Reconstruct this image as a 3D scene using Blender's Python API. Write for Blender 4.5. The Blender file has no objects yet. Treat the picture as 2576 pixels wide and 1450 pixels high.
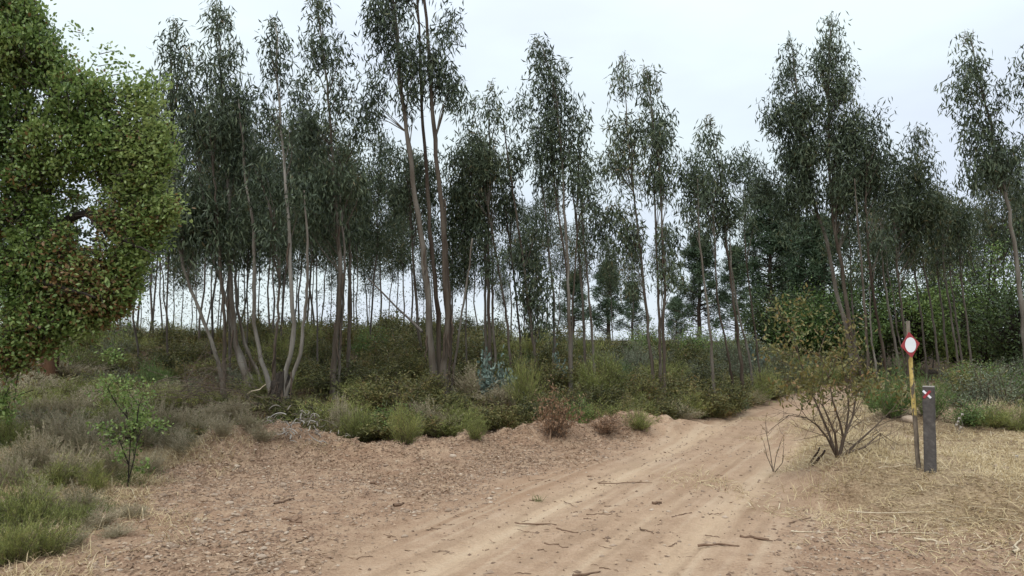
import bpy, math, random
import numpy as np
from mathutils import Vector

random.seed(7)
RNG = np.random.default_rng(11)
SC = bpy.context.scene
COL = SC.collection

# ------------------------------------------------------------------ camera
CAM_H = 1.6
F_PX, W_PX, H_PX, HORIZON = 1910.0, 2576.0, 1450.0, 850.0
PITCH = math.atan((HORIZON - H_PX / 2) / F_PX)
cam_data = bpy.data.cameras.new("camera")
cam_data.sensor_width = 36.0
cam_data.lens = 36.0 * F_PX / W_PX
cam_data.clip_start = 0.05
cam_data.clip_end = 3000.0
cam = bpy.data.objects.new("camera", cam_data)
COL.objects.link(cam)
cam.location = (0, 0, CAM_H)
cam.rotation_euler = (math.radians(90) + PITCH, 0, 0)
SC.camera = cam

# ------------------------------------------------------------------ sky: bright overcast
SUN_EL, SUN_AZ = math.radians(58), math.radians(200)     # behind the camera, a little to the left
world = bpy.data.worlds.new("World")
SC.world = world
world.use_nodes = True
nt = world.node_tree
nt.nodes.clear()
out = nt.nodes.new("ShaderNodeOutputWorld")
bg = nt.nodes.new("ShaderNodeBackground")
bg.inputs["Strength"].default_value = 0.1
sky = nt.nodes.new("ShaderNodeTexSky")
sky.sky_type = 'NISHITA'
sky.sun_disc = False
sky.sun_elevation = SUN_EL
sky.sun_rotation = SUN_AZ
tc = nt.nodes.new("ShaderNodeTexCoord")
sep = nt.nodes.new("ShaderNodeSeparateXYZ")
nt.links.new(tc.outputs["Generated"], sep.inputs[0])
ab = nt.nodes.new("ShaderNodeMath"); ab.operation = 'ABSOLUTE'
nt.links.new(sep.outputs["Z"], ab.inputs[0])
sq = nt.nodes.new("ShaderNodeMath"); sq.operation = 'POWER'; sq.inputs[1].default_value = 2.4
nt.links.new(ab.outputs[0], sq.inputs[0])
lum = nt.nodes.new("ShaderNodeMath"); lum.operation = 'MULTIPLY_ADD'   # overcast dome, brighter towards the zenith
lum.inputs[1].default_value = 13.5; lum.inputs[2].default_value = 8.5
nt.links.new(sq.outputs[0], lum.inputs[0])
mp = nt.nodes.new("ShaderNodeMapping"); mp.inputs["Scale"].default_value = (1.2, 1.2, 3.4)
nt.links.new(tc.outputs["Generated"], mp.inputs[0])
cn = nt.nodes.new("ShaderNodeTexNoise"); cn.inputs["Scale"].default_value = 2.1
cn.inputs["Detail"].default_value = 4.0; cn.inputs["Roughness"].default_value = 0.5
nt.links.new(mp.outputs[0], cn.inputs["Vector"])
cr = nt.nodes.new("ShaderNodeValToRGB")
cr.color_ramp.elements[0].position = 0.40; cr.color_ramp.elements[0].color = (0.785, 0.865, 0.985, 1)
cr.color_ramp.elements[1].position = 0.60; cr.color_ramp.elements[1].color = (0.86, 0.97, 1.0, 1)
nt.links.new(cn.outputs["Fac"], cr.inputs[0])
vm = nt.nodes.new("ShaderNodeVectorMath"); vm.operation = 'SCALE'
nt.links.new(cr.outputs[0], vm.inputs[0]); nt.links.new(lum.outputs[0], vm.inputs["Scale"])
mx = nt.nodes.new("ShaderNodeMix"); mx.data_type = 'RGBA'
mx.inputs["Factor"].default_value = 0.90                              # cloud cover over the clear sky
nt.links.new(sky.outputs[0], mx.inputs["A"]); nt.links.new(vm.outputs[0], mx.inputs["B"])
nt.links.new(mx.outputs["Result"], bg.inputs["Color"])
nt.links.new(bg.outputs[0], out.inputs[0])

sun_data = bpy.data.lights.new("sun", 'SUN')
sun_data.energy = 1.3
sun_data.angle = math.radians(24)
sun_data.color = (1.0, 0.96, 0.90)
sun = bpy.data.objects.new("sun", sun_data)
COL.objects.link(sun)
sd = Vector((math.sin(SUN_AZ) * math.cos(SUN_EL), math.cos(SUN_AZ) * math.cos(SUN_EL), math.sin(SUN_EL)))
sun.rotation_euler = sd.to_track_quat('Z', 'Y').to_euler()
sun.location = (0, -10, 30)

SC.view_settings.view_transform = 'Standard'
SC.view_settings.look = 'None'
SC.view_settings.exposure = 0.26
SC.view_settings.gamma = 1.0
SC.view_settings.use_curve_mapping = False
SC.render.engine = 'CYCLES'
SC.cycles.max_bounces = 5
SC.cycles.diffuse_bounces = 3
SC.cycles.transmission_bounces = 4
SC.cycles.caustics_reflective = False
SC.cycles.caustics_refractive = False
SC.cycles.use_denoising = True
SC.cycles.denoising_prefilter = 'ACCURATE'
SC.cycles.use_adaptive_sampling = True
SC.cycles.adaptive_threshold = 0.02

# ------------------------------------------------------------------ helpers
def P(xv, yv, Y):
    """the point at distance Y in front of the viewer seen at (xv, yv) of the 2576 x 1450 photograph"""
    u = (xv - W_PX / 2) / F_PX
    v = (H_PX / 2 - yv) / F_PX
    dy = math.cos(PITCH) - v * math.sin(PITCH)
    dz = math.sin(PITCH) + v * math.cos(PITCH)
    t = Y / dy
    return np.array((u * t, Y, CAM_H + dz * t))

def hash2(ix, iy, seed):
    h = (ix.astype(np.int64) * 374761393 + iy.astype(np.int64) * 668265263 + seed * 1274126177) & 0xffffffff
    h = ((h ^ (h >> 13)) * 1274126177) & 0xffffffff
    return ((h ^ (h >> 16)) & 0xffff) / 65535.0

def vnoise(x, y, seed=0):
    x = np.asarray(x, float); y = np.asarray(y, float)
    xi = np.floor(x); yi = np.floor(y)
    fx = x - xi; fy = y - yi
    fx = fx * fx * (3 - 2 * fx); fy = fy * fy * (3 - 2 * fy)
    a = hash2(xi, yi, seed); b = hash2(xi + 1, yi, seed)
    c = hash2(xi, yi + 1, seed); d = hash2(xi + 1, yi + 1, seed)
    return (a * (1 - fx) + b * fx) * (1 - fy) + (c * (1 - fx) + d * fx) * fy

def fbm(x, y, oct=4, seed=0):
    s = 0.0; a = 0.5; t = 0.0
    for i in range(oct):
        s = s + a * vnoise(x * 2 ** i + 17.3 * i, y * 2 ** i - 9.1 * i, seed + i); t += a; a *= 0.55
    return s / t

def sstep(a, b, x):
    t = np.clip((np.asarray(x, float) - a) / (b - a), 0, 1)
    return t * t * (3 - 2 * t)

def poly_dist(x, y, pts):
    """unsigned distance and side (+ left of the direction of travel) to an open polyline"""
    best = np.full(np.shape(x), 1e9); side = np.zeros(np.shape(x))
    for (ax, ay), (bx, by) in zip(pts[:-1], pts[1:]):
        dx, dy = bx - ax, by - ay
        t = np.clip(((x - ax) * dx + (y - ay) * dy) / (dx * dx + dy * dy), 0, 1)
        d = np.hypot(x - ax - t * dx, y - ay - t * dy)
        m = d < best
        best = np.where(m, d, best)
        side = np.where(m, np.sign(dx * (y - ay) - dy * (x - ax)), side)
    return best, side

def inside(x, y, poly):
    r = np.zeros(np.shape(x), bool)
    n = len(poly)
    for i in range(n):
        (ax, ay), (bx, by) = poly[i], poly[(i + 1) % n]
        c = (ay > y) != (by > y)
        r ^= c & (x < (bx - ax) * (y - ay) / ((by - ay) if by != ay else 1e-9) + ax)
    return r

def smooth_line(pts, k=6):
    p = np.array([pts[0]] + list(pts) + [pts[-1]], float); o = []
    for i in range(1, len(p) - 2):
        for t in np.linspace(0, 1, k, endpoint=False):
            a, b, c, d = p[i - 1], p[i], p[i + 1], p[i + 2]
            o.append(0.5 * ((2 * b) + (-a + c) * t + (2 * a - 5 * b + 4 * c - d) * t * t + (-a + 3 * b - 3 * c + d) * t ** 3))
    o.append(p[-2])
    return [tuple(q) for q in o]

def make_mesh(name, V, faces, mats, attrs=None, smooth=False, midx=None):
    """faces: list of integer arrays (n,3) or (n,4)"""
    V = np.ascontiguousarray(V, np.float32)
    me = bpy.data.meshes.new(name)
    faces = [np.asarray(f, np.int32) for f in faces if len(f)]
    loops = np.concatenate([f.ravel() for f in faces])
    tot = np.concatenate([np.full(len(f), f.shape[1], np.int32) for f in faces])
    start = np.concatenate(([0], np.cumsum(tot)[:-1])).astype(np.int32)
    me.vertices.add(len(V)); me.vertices.foreach_set("co", V.ravel())
    me.loops.add(len(loops)); me.loops.foreach_set("vertex_index", loops)
    me.polygons.add(len(tot)); me.polygons.foreach_set("loop_start", start)
    me.polygons.foreach_set("use_smooth", np.full(len(tot), smooth, bool))
    for m in (mats if isinstance(mats, (list, tuple)) else [mats]):
        me.materials.append(m)
    if midx is not None:
        me.polygons.foreach_set("material_index", np.asarray(midx, np.int32))
    for k, a in (attrs or {}).items():
        at = me.attributes.new(k, 'FLOAT', 'POINT')
        at.data.foreach_set("value", np.ascontiguousarray(a, np.float32))
    me.update(calc_edges=True)
    return me

def link(name, data, parent=None, loc=None, rz=0.0, scale=None):
    o = bpy.data.objects.new(name, data)
    if name in ("branches", "twigs", "stems", "foliage", "crown"): o["kind"] = "stuff"     # shoots and leaves past counting
    COL.objects.link(o)
    if parent is not None: o.parent = parent
    if loc is not None: o.location = loc
    if rz: o.rotation_euler = (0, 0, rz)
    if scale is not None: o.scale = scale
    return o

def tag(o, label=None, cat=None, group=None, kind=None):
    if label: o["label"] = label
    if cat: o["category"] = cat
    if group: o["group"] = group
    if kind: o["kind"] = kind
    return o

def thing(name, loc, label, cat, group=None, rz=0.0, scale=None):
    o = link(name, None, None, tuple(float(c) for c in loc), rz, scale)
    o.empty_display_size = 0.2
    return tag(o, label, cat, group)

def copy_tree(src, loc, rz, scale, label=None, group=None):
    r = src.copy(); COL.objects.link(r)
    r.location = loc; r.rotation_euler = (0, 0, rz); r.scale = scale
    if label: r["label"] = label
    if group: r["group"] = group
    for ch in src.children:
        c = ch.copy(); COL.objects.link(c); c.parent = r
    return r

def unit(v):
    return v / np.maximum(np.linalg.norm(v, axis=-1, keepdims=True), 1e-9)

class Geo:
    """collects vertices and faces for one mesh"""
    def __init__(s): s.V = []; s.Q = []; s.T = []; s.A = []; s.n = 0
    def add(s, V, Q=None, T=None, a=None):
        V = np.asarray(V, float)
        s.V.append(V); s.A.append(np.full(len(V), 0.5) if a is None else np.asarray(a, float))
        if Q is not None: s.Q.append(np.asarray(Q) + s.n)
        if T is not None: s.T.append(np.asarray(T) + s.n)
        s.n += len(V)
    def mesh(s, name, mat, smooth=False, off=None):
        V = np.concatenate(s.V)
        if off is not None: V = V - np.asarray(off)
        fs = []
        if s.Q: fs.append(np.concatenate(s.Q))
        if s.T: fs.append(np.concatenate(s.T))
        return make_mesh(name, V, fs, mat, {"tint": np.concatenate(s.A)}, smooth)

def tubes(g, PT, R, sides=5, cap=True, tint=None, wob=0.0):
    """PT (N,K,3), R (N,K)"""
    PT = np.asarray(PT, float); R = np.asarray(R, float)
    N, K, _ = PT.shape
    tan = unit(np.gradient(PT, axis=1))
    ref = np.where(np.abs(tan[..., 2:3]) > 0.9, np.array((1.0, 0, 0)), np.array((0, 0, 1.0)))
    ref = np.broadcast_to(ref[:, :1], tan.shape)
    a = unit(np.cross(tan, ref)); b = np.cross(tan, a)
    ang = np.linspace(0, 2 * math.pi, sides, endpoint=False)
    rr = R[..., None]
    if wob: rr = rr * (1 + wob * RNG.normal(size=(N, K, sides)))
    else: rr = np.broadcast_to(rr, (N, K, sides))
    V = PT[:, :, None] + (a[:, :, None] * np.cos(ang)[None, None, :, None] + b[:, :, None] * np.sin(ang)[None, None, :, None]) * rr[..., None]
    idx = np.arange(N * K * sides).reshape(N, K, sides)
    i0 = idx[:, :-1]; i1 = idx[:, 1:]
    Q = np.stack((i0, np.roll(i0, -1, 2), np.roll(i1, -1, 2), i1), -1).reshape(-1, 4)
    T = None
    V = V.reshape(-1, 3)
    t = np.full(len(V), 0.5) if tint is None else np.repeat(np.asarray(tint, float), K * sides)
    if cap:
        tip = PT[:, -1]; ti = np.arange(N)[:, None] + N * K * sides
        last = idx[:, -1]
        T = np.stack((last, np.roll(last, -1, 1), np.broadcast_to(ti, last.shape)), -1).reshape(-1, 3)
        V = np.concatenate((V, tip)); t = np.concatenate((t, t[::K * sides][:N] if tint is not None else np.full(N, 0.5)))
    g.add(V, Q, T, t)

def leaves(g, C, D, L, Wd, tint, hexa=False, sickle=0.0, fold=0.15, S=None):
    """one leaf per row: a kite (or a six-cornered oval) with its base at C, running along D"""
    N = len(C)
    D = unit(D)
    if S is None: S = RNG.normal(size=(N, 3))
    S = unit(S - D * np.sum(S * D, 1, keepdims=True))
    Nn = np.cross(D, S)
    L = np.broadcast_to(np.asarray(L, float), (N,))[:, None]; Wd = np.broadcast_to(np.asarray(Wd, float), (N,))[:, None]
    sk = S * L * sickle
    up = Nn * L * fold * RNG.uniform(-1, 1, (N, 1))
    if hexa:
        V = np.stack((C, C + D * L * .3 + S * Wd * .46 + up * .6, C + D * L * .72 + S * Wd * .40 + up * .7, C + D * L + up * .1,
                      C + D * L * .72 - S * Wd * .40 + up * .7, C + D * L * .3 - S * Wd * .46 + up * .6), 1)
        i = np.arange(N)[:, None] * 6
        Q = np.concatenate((i + np.array([[0, 1, 2, 3]]), i + np.array([[0, 3, 4, 5]])))
        g.add(V.reshape(-1, 3), Q, None, np.repeat(tint, 6))
    else:
        V = np.stack((C, C + D * L * .45 + S * Wd * .5 + up, C + D * L + sk, C + D * L * .45 - S * Wd * .5 + up), 1)
        i = np.arange(N)[:, None] * 4
        g.add(V.reshape(-1, 3), i + np.array([[0, 1, 2, 3]]), None, np.repeat(tint, 4))

# ------------------------------------------------------------------ materials
def new_mat(name):
    m = bpy.data.materials.new(name); m.use_nodes = True
    t = m.node_tree; t.nodes.clear()
    o = t.nodes.new("ShaderNodeOutputMaterial")
    b = t.nodes.new("ShaderNodeBsdfPrincipled")
    t.links.new(b.outputs[0], o.inputs[0])
    return m, t, b, o

def ramp(t, src, stops):
    r = t.nodes.new("ShaderNodeValToRGB")
    e = r.color_ramp.elements
    while len(e) < len(stops): e.new(0.5)
    for k, (p, c) in enumerate(stops):
        e[k].position = p; e[k].color = (*c, 1)
    t.links.new(src, r.inputs[0])
    return r.outputs[0]

def math_n(t, op, a, b=None, c=None):
    n = t.nodes.new("ShaderNodeMath"); n.operation = op
    for k, v in enumerate((a, b, c)):
        if v is None: continue
        if isinstance(v, (int, float)): n.inputs[k].default_value = v
        else: t.links.new(v, n.inputs[k])
    return n.outputs[0]

def noise_n(t, scale, detail=3, rough=0.55, vec=None, stretch=None):
    n = t.nodes.new("ShaderNodeTexNoise"); n.inputs["Scale"].default_value = scale
    n.inputs["Detail"].default_value = detail; n.inputs["Roughness"].default_value = rough
    if vec is None:
        tcn = t.nodes.new("ShaderNodeTexCoord"); vec = tcn.outputs["Object"]
    if stretch:
        m = t.nodes.new("ShaderNodeMapping"); m.inputs["Scale"].default_value = stretch
        t.links.new(vec, m.inputs[0]); vec = m.outputs[0]
    t.links.new(vec, n.inputs["Vector"])
    return n.outputs["Fac"]

def attr_n(t, name):
    a = t.nodes.new("ShaderNodeAttribute"); a.attribute_name = name
    return a.outputs["Fac"]

def mixc(t, f, a, b):
    m = t.nodes.new("ShaderNodeMix"); m.data_type = 'RGBA'
    for k, v in (("Factor", f), ("A", a), ("B", b)):
        if isinstance(v, tuple): m.inputs[k].default_value = (*v, 1)
        elif isinstance(v, (int, float)): m.inputs[k].default_value = v
        else: t.links.new(v, m.inputs[k])
    return m.outputs["Result"]

def bump_n(t, b, h, strength, dist):
    n = t.nodes.new("ShaderNodeBump"); n.inputs["Strength"].default_value = strength; n.inputs["Distance"].default_value = dist
    t.links.new(h, n.inputs["Height"]); t.links.new(n.outputs[0], b.inputs["Normal"])

def leaf_mat(name, stops, trans=0.25, rough=0.5, vary=0.2, spec=0.3):
    m, t, b, o = new_mat(name)
    oi = t.nodes.new("ShaderNodeObjectInfo")
    f = math_n(t, 'ADD', attr_n(t, "tint"), math_n(t, 'MULTIPLY_ADD', oi.outputs["Random"], vary, -vary / 2))
    c = ramp(t, f, stops)
    t.links.new(c, b.inputs["Base Color"])
    b.inputs["Roughness"].default_value = rough
    b.inputs["Specular IOR Level"].default_value = spec
    if trans:
        tr = t.nodes.new("ShaderNodeBsdfTranslucent"); t.links.new(c, tr.inputs[0])
        ms = t.nodes.new("ShaderNodeMixShader"); ms.inputs[0].default_value = trans
        t.links.new(b.outputs[0], ms.inputs[1]); t.links.new(tr.outputs[0], ms.inputs[2]); t.links.new(ms.outputs[0], o.inputs[0])
    return m

def bark_mat(name, stops, scale=6.0, stretch=(1, 1, 0.16), bump=0.5, rough=0.85, tinted=0.0):
    m, t, b, o = new_mat(name)
    n1 = noise_n(t, scale, 5, 0.62, None, stretch)
    n2 = noise_n(t, scale * 0.25, 2, 0.5, None, (1, 1, 0.5))
    f = math_n(t, 'ADD', math_n(t, 'MULTIPLY', n1, 0.62), math_n(t, 'MULTIPLY', n2, 0.38))
    if tinted: f = math_n(t, 'ADD', f, math_n(t, 'MULTIPLY_ADD', attr_n(t, "tint"), tinted, -tinted * 0.5))
    t.links.new(ramp(t, f, stops), b.inputs["Base Color"])
    b.inputs["Roughness"].default_value = rough
    b.inputs["Specular IOR Level"].default_value = 0.2
    bump_n(t, b, noise_n(t, scale * 4, 4, 0.65, None, (1, 1, 0.2)), bump, 0.02)
    return m

M = {}
M["euc_leaf"] = leaf_mat("eucalyptus_leaf", [(0.0, (0.024, 0.035, 0.019)), (0.35, (0.066, 0.088, 0.050)), (0.7, (0.140, 0.172, 0.098)), (0.9, (0.150, 0.158, 0.080)), (1.0, (0.18, 0.135, 0.07))], 0.20, 0.45, 0.2, 0.28)
M["euc_far"] = leaf_mat("far_eucalyptus_leaf", [(0.0, (0.026, 0.042, 0.022)), (0.5, (0.062, 0.082, 0.040)), (0.85, (0.115, 0.122, 0.055)), (1.0, (0.16, 0.12, 0.06))], 0.22, 0.5, 0.25, 0.3)
M["oak_leaf"] = leaf_mat("oak_leaf", [(0.0, (0.042, 0.078, 0.020)), (0.3, (0.105, 0.170, 0.044)), (0.55, (0.205, 0.285, 0.078)), (0.70, (0.31, 0.375, 0.13)), (0.78, (0.17, 0.11, 0.042)), (1.0, (0.27, 0.155, 0.068))], 0.38, 0.42, 0.0, 0.4)
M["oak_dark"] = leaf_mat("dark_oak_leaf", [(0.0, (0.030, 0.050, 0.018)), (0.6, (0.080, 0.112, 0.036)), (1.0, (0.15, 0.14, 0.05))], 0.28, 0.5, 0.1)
M["pine"] = leaf_mat("pine_needle", [(0.0, (0.030, 0.052, 0.028)), (0.6, (0.070, 0.105, 0.052)), (1.0, (0.12, 0.145, 0.065))], 0.18, 0.55, 0.2)
M["cistus"] = leaf_mat("shrub_leaf", [(0.0, (0.042, 0.046, 0.018)), (0.35, (0.100, 0.105, 0.036)), (0.62, (0.178, 0.165, 0.054)), (0.85, (0.215, 0.170, 0.060)), (1.0, (0.23, 0.135, 0.055))], 0.28, 0.5, 0.34)
M["green_shrub"] = leaf_mat("green_shrub_leaf", [(0.0, (0.050, 0.085, 0.025)), (0.5, (0.115, 0.180, 0.048)), (1.0, (0.23, 0.28, 0.08))], 0.25, 0.45, 0.3)
M["heather"] = leaf_mat("heather_leaf", [(0.0, (0.15, 0.155, 0.070)), (0.35, (0.26, 0.225, 0.135)), (0.65, (0.34, 0.285, 0.190)), (0.85, (0.42, 0.36, 0.25)), (1.0, (0.25, 0.26, 0.11))], 0.3, 0.7, 0.5)
M["broom"] = leaf_mat("broom_leaf", [(0.0, (0.105, 0.120, 0.034)), (0.5, (0.235, 0.255, 0.075)), (0.85, (0.36, 0.36, 0.115)), (1.0, (0.42, 0.34, 0.15))], 0.28, 0.55, 0.3)
M["lush"] = leaf_mat("lush_green_leaf", [(0.0, (0.060, 0.110, 0.030)), (0.5, (0.135, 0.215, 0.060)), (1.0, (0.25, 0.32, 0.10))], 0.3, 0.5, 0.15)
M["sage"] = leaf_mat("grey_green_leaf", [(0.0, (0.080, 0.098, 0.060)), (0.5, (0.165, 0.185, 0.115)), (1.0, (0.27, 0.275, 0.175))], 0.2, 0.6, 0.2)
M["dead_leaf"] = leaf_mat("dead_leaf", [(0.0, (0.12, 0.065, 0.035)), (0.5, (0.24, 0.135, 0.075)), (1.0, (0.40, 0.27, 0.17))], 0.15, 0.7, 0.2)
M["blue_leaf"] = leaf_mat("juvenile_eucalyptus_leaf", [(0.0, (0.080, 0.120, 0.098)), (0.6, (0.17, 0.225, 0.185)), (1.0, (0.29, 0.34, 0.29))], 0.12, 0.5, 0.1)
M["straw"] = leaf_mat("dry_grass", [(0.0, (0.20, 0.135, 0.070)), (0.4, (0.43, 0.32, 0.175)), (0.8, (0.62, 0.50, 0.30)), (1.0, (0.68, 0.59, 0.42))], 0.2, 0.65, 0.0)
M["grass"] = leaf_mat("green_grass", [(0.0, (0.065, 0.090, 0.025)), (0.5, (0.135, 0.165, 0.045)), (0.8, (0.24, 0.235, 0.085)), (1.0, (0.36, 0.29, 0.14))], 0.25, 0.6, 0.0)
M["litter"] = leaf_mat("leaf_litter", [(0.0, (0.13, 0.078, 0.048)), (0.4, (0.27, 0.175, 0.110)), (0.8, (0.42, 0.30, 0.20)), (1.0, (0.54, 0.44, 0.33))], 0.0, 0.8, 0.0)
M["bark_strip"] = leaf_mat("peeled_bark", [(0.0, (0.12, 0.09, 0.075)), (0.5, (0.22, 0.185, 0.155)), (1.0, (0.36, 0.32, 0.275))], 0.0, 0.7, 0.0)
M["euc_bark"] = bark_mat("eucalyptus_bark", [(0.30, (0.040, 0.026, 0.018)), (0.45, (0.092, 0.072, 0.054)), (0.58, (0.155, 0.134, 0.110)), (0.76, (0.30, 0.275, 0.238))], 7.0, (1, 1, 0.14), 0.4, 0.8, 0.35)
M["far_bark"] = bark_mat("far_eucalyptus_bark", [(0.3, (0.050, 0.038, 0.030)), (0.55, (0.120, 0.100, 0.083)), (0.75, (0.21, 0.185, 0.158))], 6.0, (1, 1, 0.14), 0.3)
M["oak_bark"] = bark_mat("oak_bark", [(0.3, (0.018, 0.015, 0.012)), (0.6, (0.050, 0.040, 0.032)), (0.8, (0.10, 0.085, 0.07))], 14.0, (1, 1, 0.4), 0.9, 0.95)
M["cork_bark"] = bark_mat("stripped_cork_bark", [(0.3, (0.050, 0.028, 0.018)), (0.7, (0.15, 0.078, 0.042))], 8.0, (1, 1, 0.4), 0.6, 0.9)
M["pine_bark"] = bark_mat("pine_bark", [(0.3, (0.05, 0.036, 0.028)), (0.7, (0.15, 0.11, 0.085))], 9.0, (1, 1, 0.4), 0.6, 0.9)
M["twig"] = bark_mat("shrub_twig", [(0.3, (0.055, 0.038, 0.028)), (0.7, (0.155, 0.115, 0.085))], 20.0, (1, 1, 0.5), 0.3, 0.9)
M["grey_twig"] = bark_mat("grey_dead_twig", [(0.3, (0.10, 0.082, 0.068)), (0.7, (0.24, 0.205, 0.175))], 20.0, (1, 1, 0.5), 0.3, 0.9)
M["stick"] = bark_mat("fallen_stick", [(0.3, (0.085, 0.050, 0.032)), (0.7, (0.23, 0.145, 0.095))], 25.0, (1, 1, 1), 0.4, 0.9)
M["pale_stick"] = bark_mat("bleached_stalk", [(0.3, (0.38, 0.29, 0.19)), (0.7, (0.62, 0.52, 0.38))], 25.0, (1, 1, 1), 0.3, 0.8)
M["char"] = bark_mat("charred_wood", [(0.3, (0.012, 0.010, 0.009)), (0.7, (0.06, 0.035, 0.026))], 25.0, (1, 1, 0.4), 0.6, 0.9)

# ground: one material, its regions come from the ground's own attributes
def ground_mat():
    m, t, b, o = new_mat("bare_earth")
    tcn = t.nodes.new("ShaderNodeTexCoord"); v = tcn.outputs["Object"]
    big = noise_n(t, 0.55, 5, 0.6, v)
    mid = noise_n(t, 4.5, 5, 0.65, v)
    fine = noise_n(t, 45.0, 4, 0.7, v)
    grit = noise_n(t, 130.0, 2, 0.7, v)
    vo = t.nodes.new("ShaderNodeTexVoronoi"); vo.inputs["Scale"].default_value = 38.0
    t.links.new(v, vo.inputs["Vector"])
    # loose stony earth of the clearing
    clear = ramp(t, math_n(t, 'ADD', math_n(t, 'MULTIPLY', mid, 0.55), math_n(t, 'MULTIPLY', fine, 0.45)),
                 [(0.32, (0.128, 0.076, 0.047)), (0.44, (0.240, 0.150, 0.098)), (0.56, (0.342, 0.233, 0.152)), (0.72, (0.43, 0.318, 0.225))])
    clear = mixc(t, math_n(t, 'MULTIPLY', sstep_n(t, big, 0.48, 0.70), 0.35), clear, (0.25, 0.150, 0.088))
    clear = mixc(t, sstep_n(t, vo.outputs["Distance"], 0.22, 0.05), clear, (0.40, 0.30, 0.215))
    road = ramp(t, math_n(t, 'ADD', math_n(t, 'MULTIPLY', mid, 0.5), math_n(t, 'MULTIPLY', fine, 0.5)),
                [(0.30, (0.225, 0.138, 0.090)), (0.5, (0.355, 0.240, 0.155)), (0.70, (0.44, 0.312, 0.220))])
    road = mixc(t, math_n(t, 'MULTIPLY', sstep_n(t, grit, 0.60, 0.75), 0.5), road, (0.47, 0.38, 0.29))
    road = mixc(t, math_n(t, 'MULTIPLY', sstep_n(t, big, 0.50, 0.72), 0.40), road, (0.36, 0.27, 0.195))
    road = mixc(t, math_n(t, 'MULTIPLY', attr_n(t, "rut"), 0.6), road, (0.49, 0.360, 0.240))
    road = mixc(t, math_n(t, 'MULTIPLY', sstep_n(t, attr_n(t, "band"), 0.5, 0.78), 0.55), road, (0.265, 0.160, 0.096))
    road = mixc(t, math_n(t, 'MULTIPLY', sstep_n(t, attr_n(t, "streak"), 0.52, 0.75), 0.42), road, (0.25, 0.165, 0.105))
    road = mixc(t, math_n(t, 'MULTIPLY', sstep_n(t, attr_n(t, "streak"), 0.46, 0.25), 0.35), road, (0.50, 0.385, 0.270))
    lit = ramp(t, math_n(t, 'ADD', math_n(t, 'MULTIPLY', mid, 0.4), math_n(t, 'MULTIPLY', fine, 0.6)),
               [(0.3, (0.040, 0.028, 0.018)), (0.55, (0.098, 0.068, 0.042)), (0.8, (0.19, 0.135, 0.085))])
    gr = ramp(t, fine, [(0.3, (0.160, 0.112, 0.066)), (0.55, (0.310, 0.230, 0.140)), (0.75, (0.46, 0.36, 0.23))])
    c = mixc(t, attr_n(t, "road"), clear, road)
    c = mixc(t, attr_n(t, "straw"), c, gr)
    c = mixc(t, attr_n(t, "forest"), c, lit)
    t.links.new(c, b.inputs["Base Color"])
    b.inputs["Roughness"].default_value = 0.95
    b.inputs["Specular IOR Level"].default_value = 0.1
    h = math_n(t, 'ADD', math_n(t, 'MULTIPLY', fine, 0.7), math_n(t, 'ADD', math_n(t, 'MULTIPLY', grit, 0.3), math_n(t, 'MULTIPLY', vo.outputs["Distance"], -0.6)))
    bump_n(t, b, h, 0.75, 0.022)
    return m

def sstep_n(t, v, a, b_):
    n = t.nodes.new("ShaderNodeMapRange"); n.interpolation_type = 'SMOOTHSTEP'
    n.inputs["From Min"].default_value = min(a, b_); n.inputs["From Max"].default_value = max(a, b_)
    if a > b_: n.inputs["To Min"].default_value = 1.0; n.inputs["To Max"].default_value = 0.0
    t.links.new(v, n.inputs["Value"])
    return n.outputs[0]
M["ground"] = ground_mat()

# ------------------------------------------------------------------ terrain
BANK = smooth_line([(-12, -14), (-6, -4), (-3.7, 3), (-3.5, 6.3), (-3.8, 8.4), (-4.5, 10.6), (-3.6, 11.4), (-2.3, 10.9), (-1.1, 11.5), (0.1, 12.0),
                    (1.4, 12.5), (2.4, 13.2), (3.6, 14.2), (5.0, 16.0), (6.9, 19.2), (9.2, 22.8), (13, 26), (20, 28.5), (45, 34)], 4)
BANK_POLY = BANK + [(6000, 60), (6000, 6000), (-6000, 6000), (-6000, -14)]
RIGHT = smooth_line([(9, -14), (6, -2), (4.6, 4.4), (3.7, 6.3), (2.95, 7.2), (3.0, 8.7), (3.9, 10.6), (4.75, 13.2), (6.2, 16.0), (8.4, 18.9), (10.5, 20.9), (15, 23.4), (22, 25.4), (46, 30)], 4)
RIGHT_POLY = RIGHT + [(6000, 50), (6000, -14)]
ROAD = smooth_line([(-7, -10), (-2.4, 0), (0.05, 5.1), (1.3, 7.6), (3.2, 11.2), (5.4, 15.6), (7.9, 19.9), (11.8, 23.4), (17.5, 26.2), (30, 29.2), (46, 32)], 5)

def fields(x, y):
    x = np.asarray(x, float); y = np.asarray(y, float)
    db, _ = poly_dist(x, y, BANK); sb = np.where(inside(x, y, BANK_POLY), db, -db)
    dr, _ = poly_dist(x, y, RIGHT); sr = np.where(inside(x, y, RIGHT_POLY), dr, -dr)
    dd, side = poly_dist(x, y, ROAD)
    return sb, sr, dd, dd * side

def heap(x, y, sr):
    """the band of pushed-up soil and brush behind the posts"""
    return np.exp(-((y - 10.9 - (x - 6) * .12 + .5 * (fbm(x * 1.1, y * 1.1, 2, 19) - .5)) / .65) ** 2) * sstep(.5, 1.4, sr) * (1 - sstep(12, 16, x))

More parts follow.
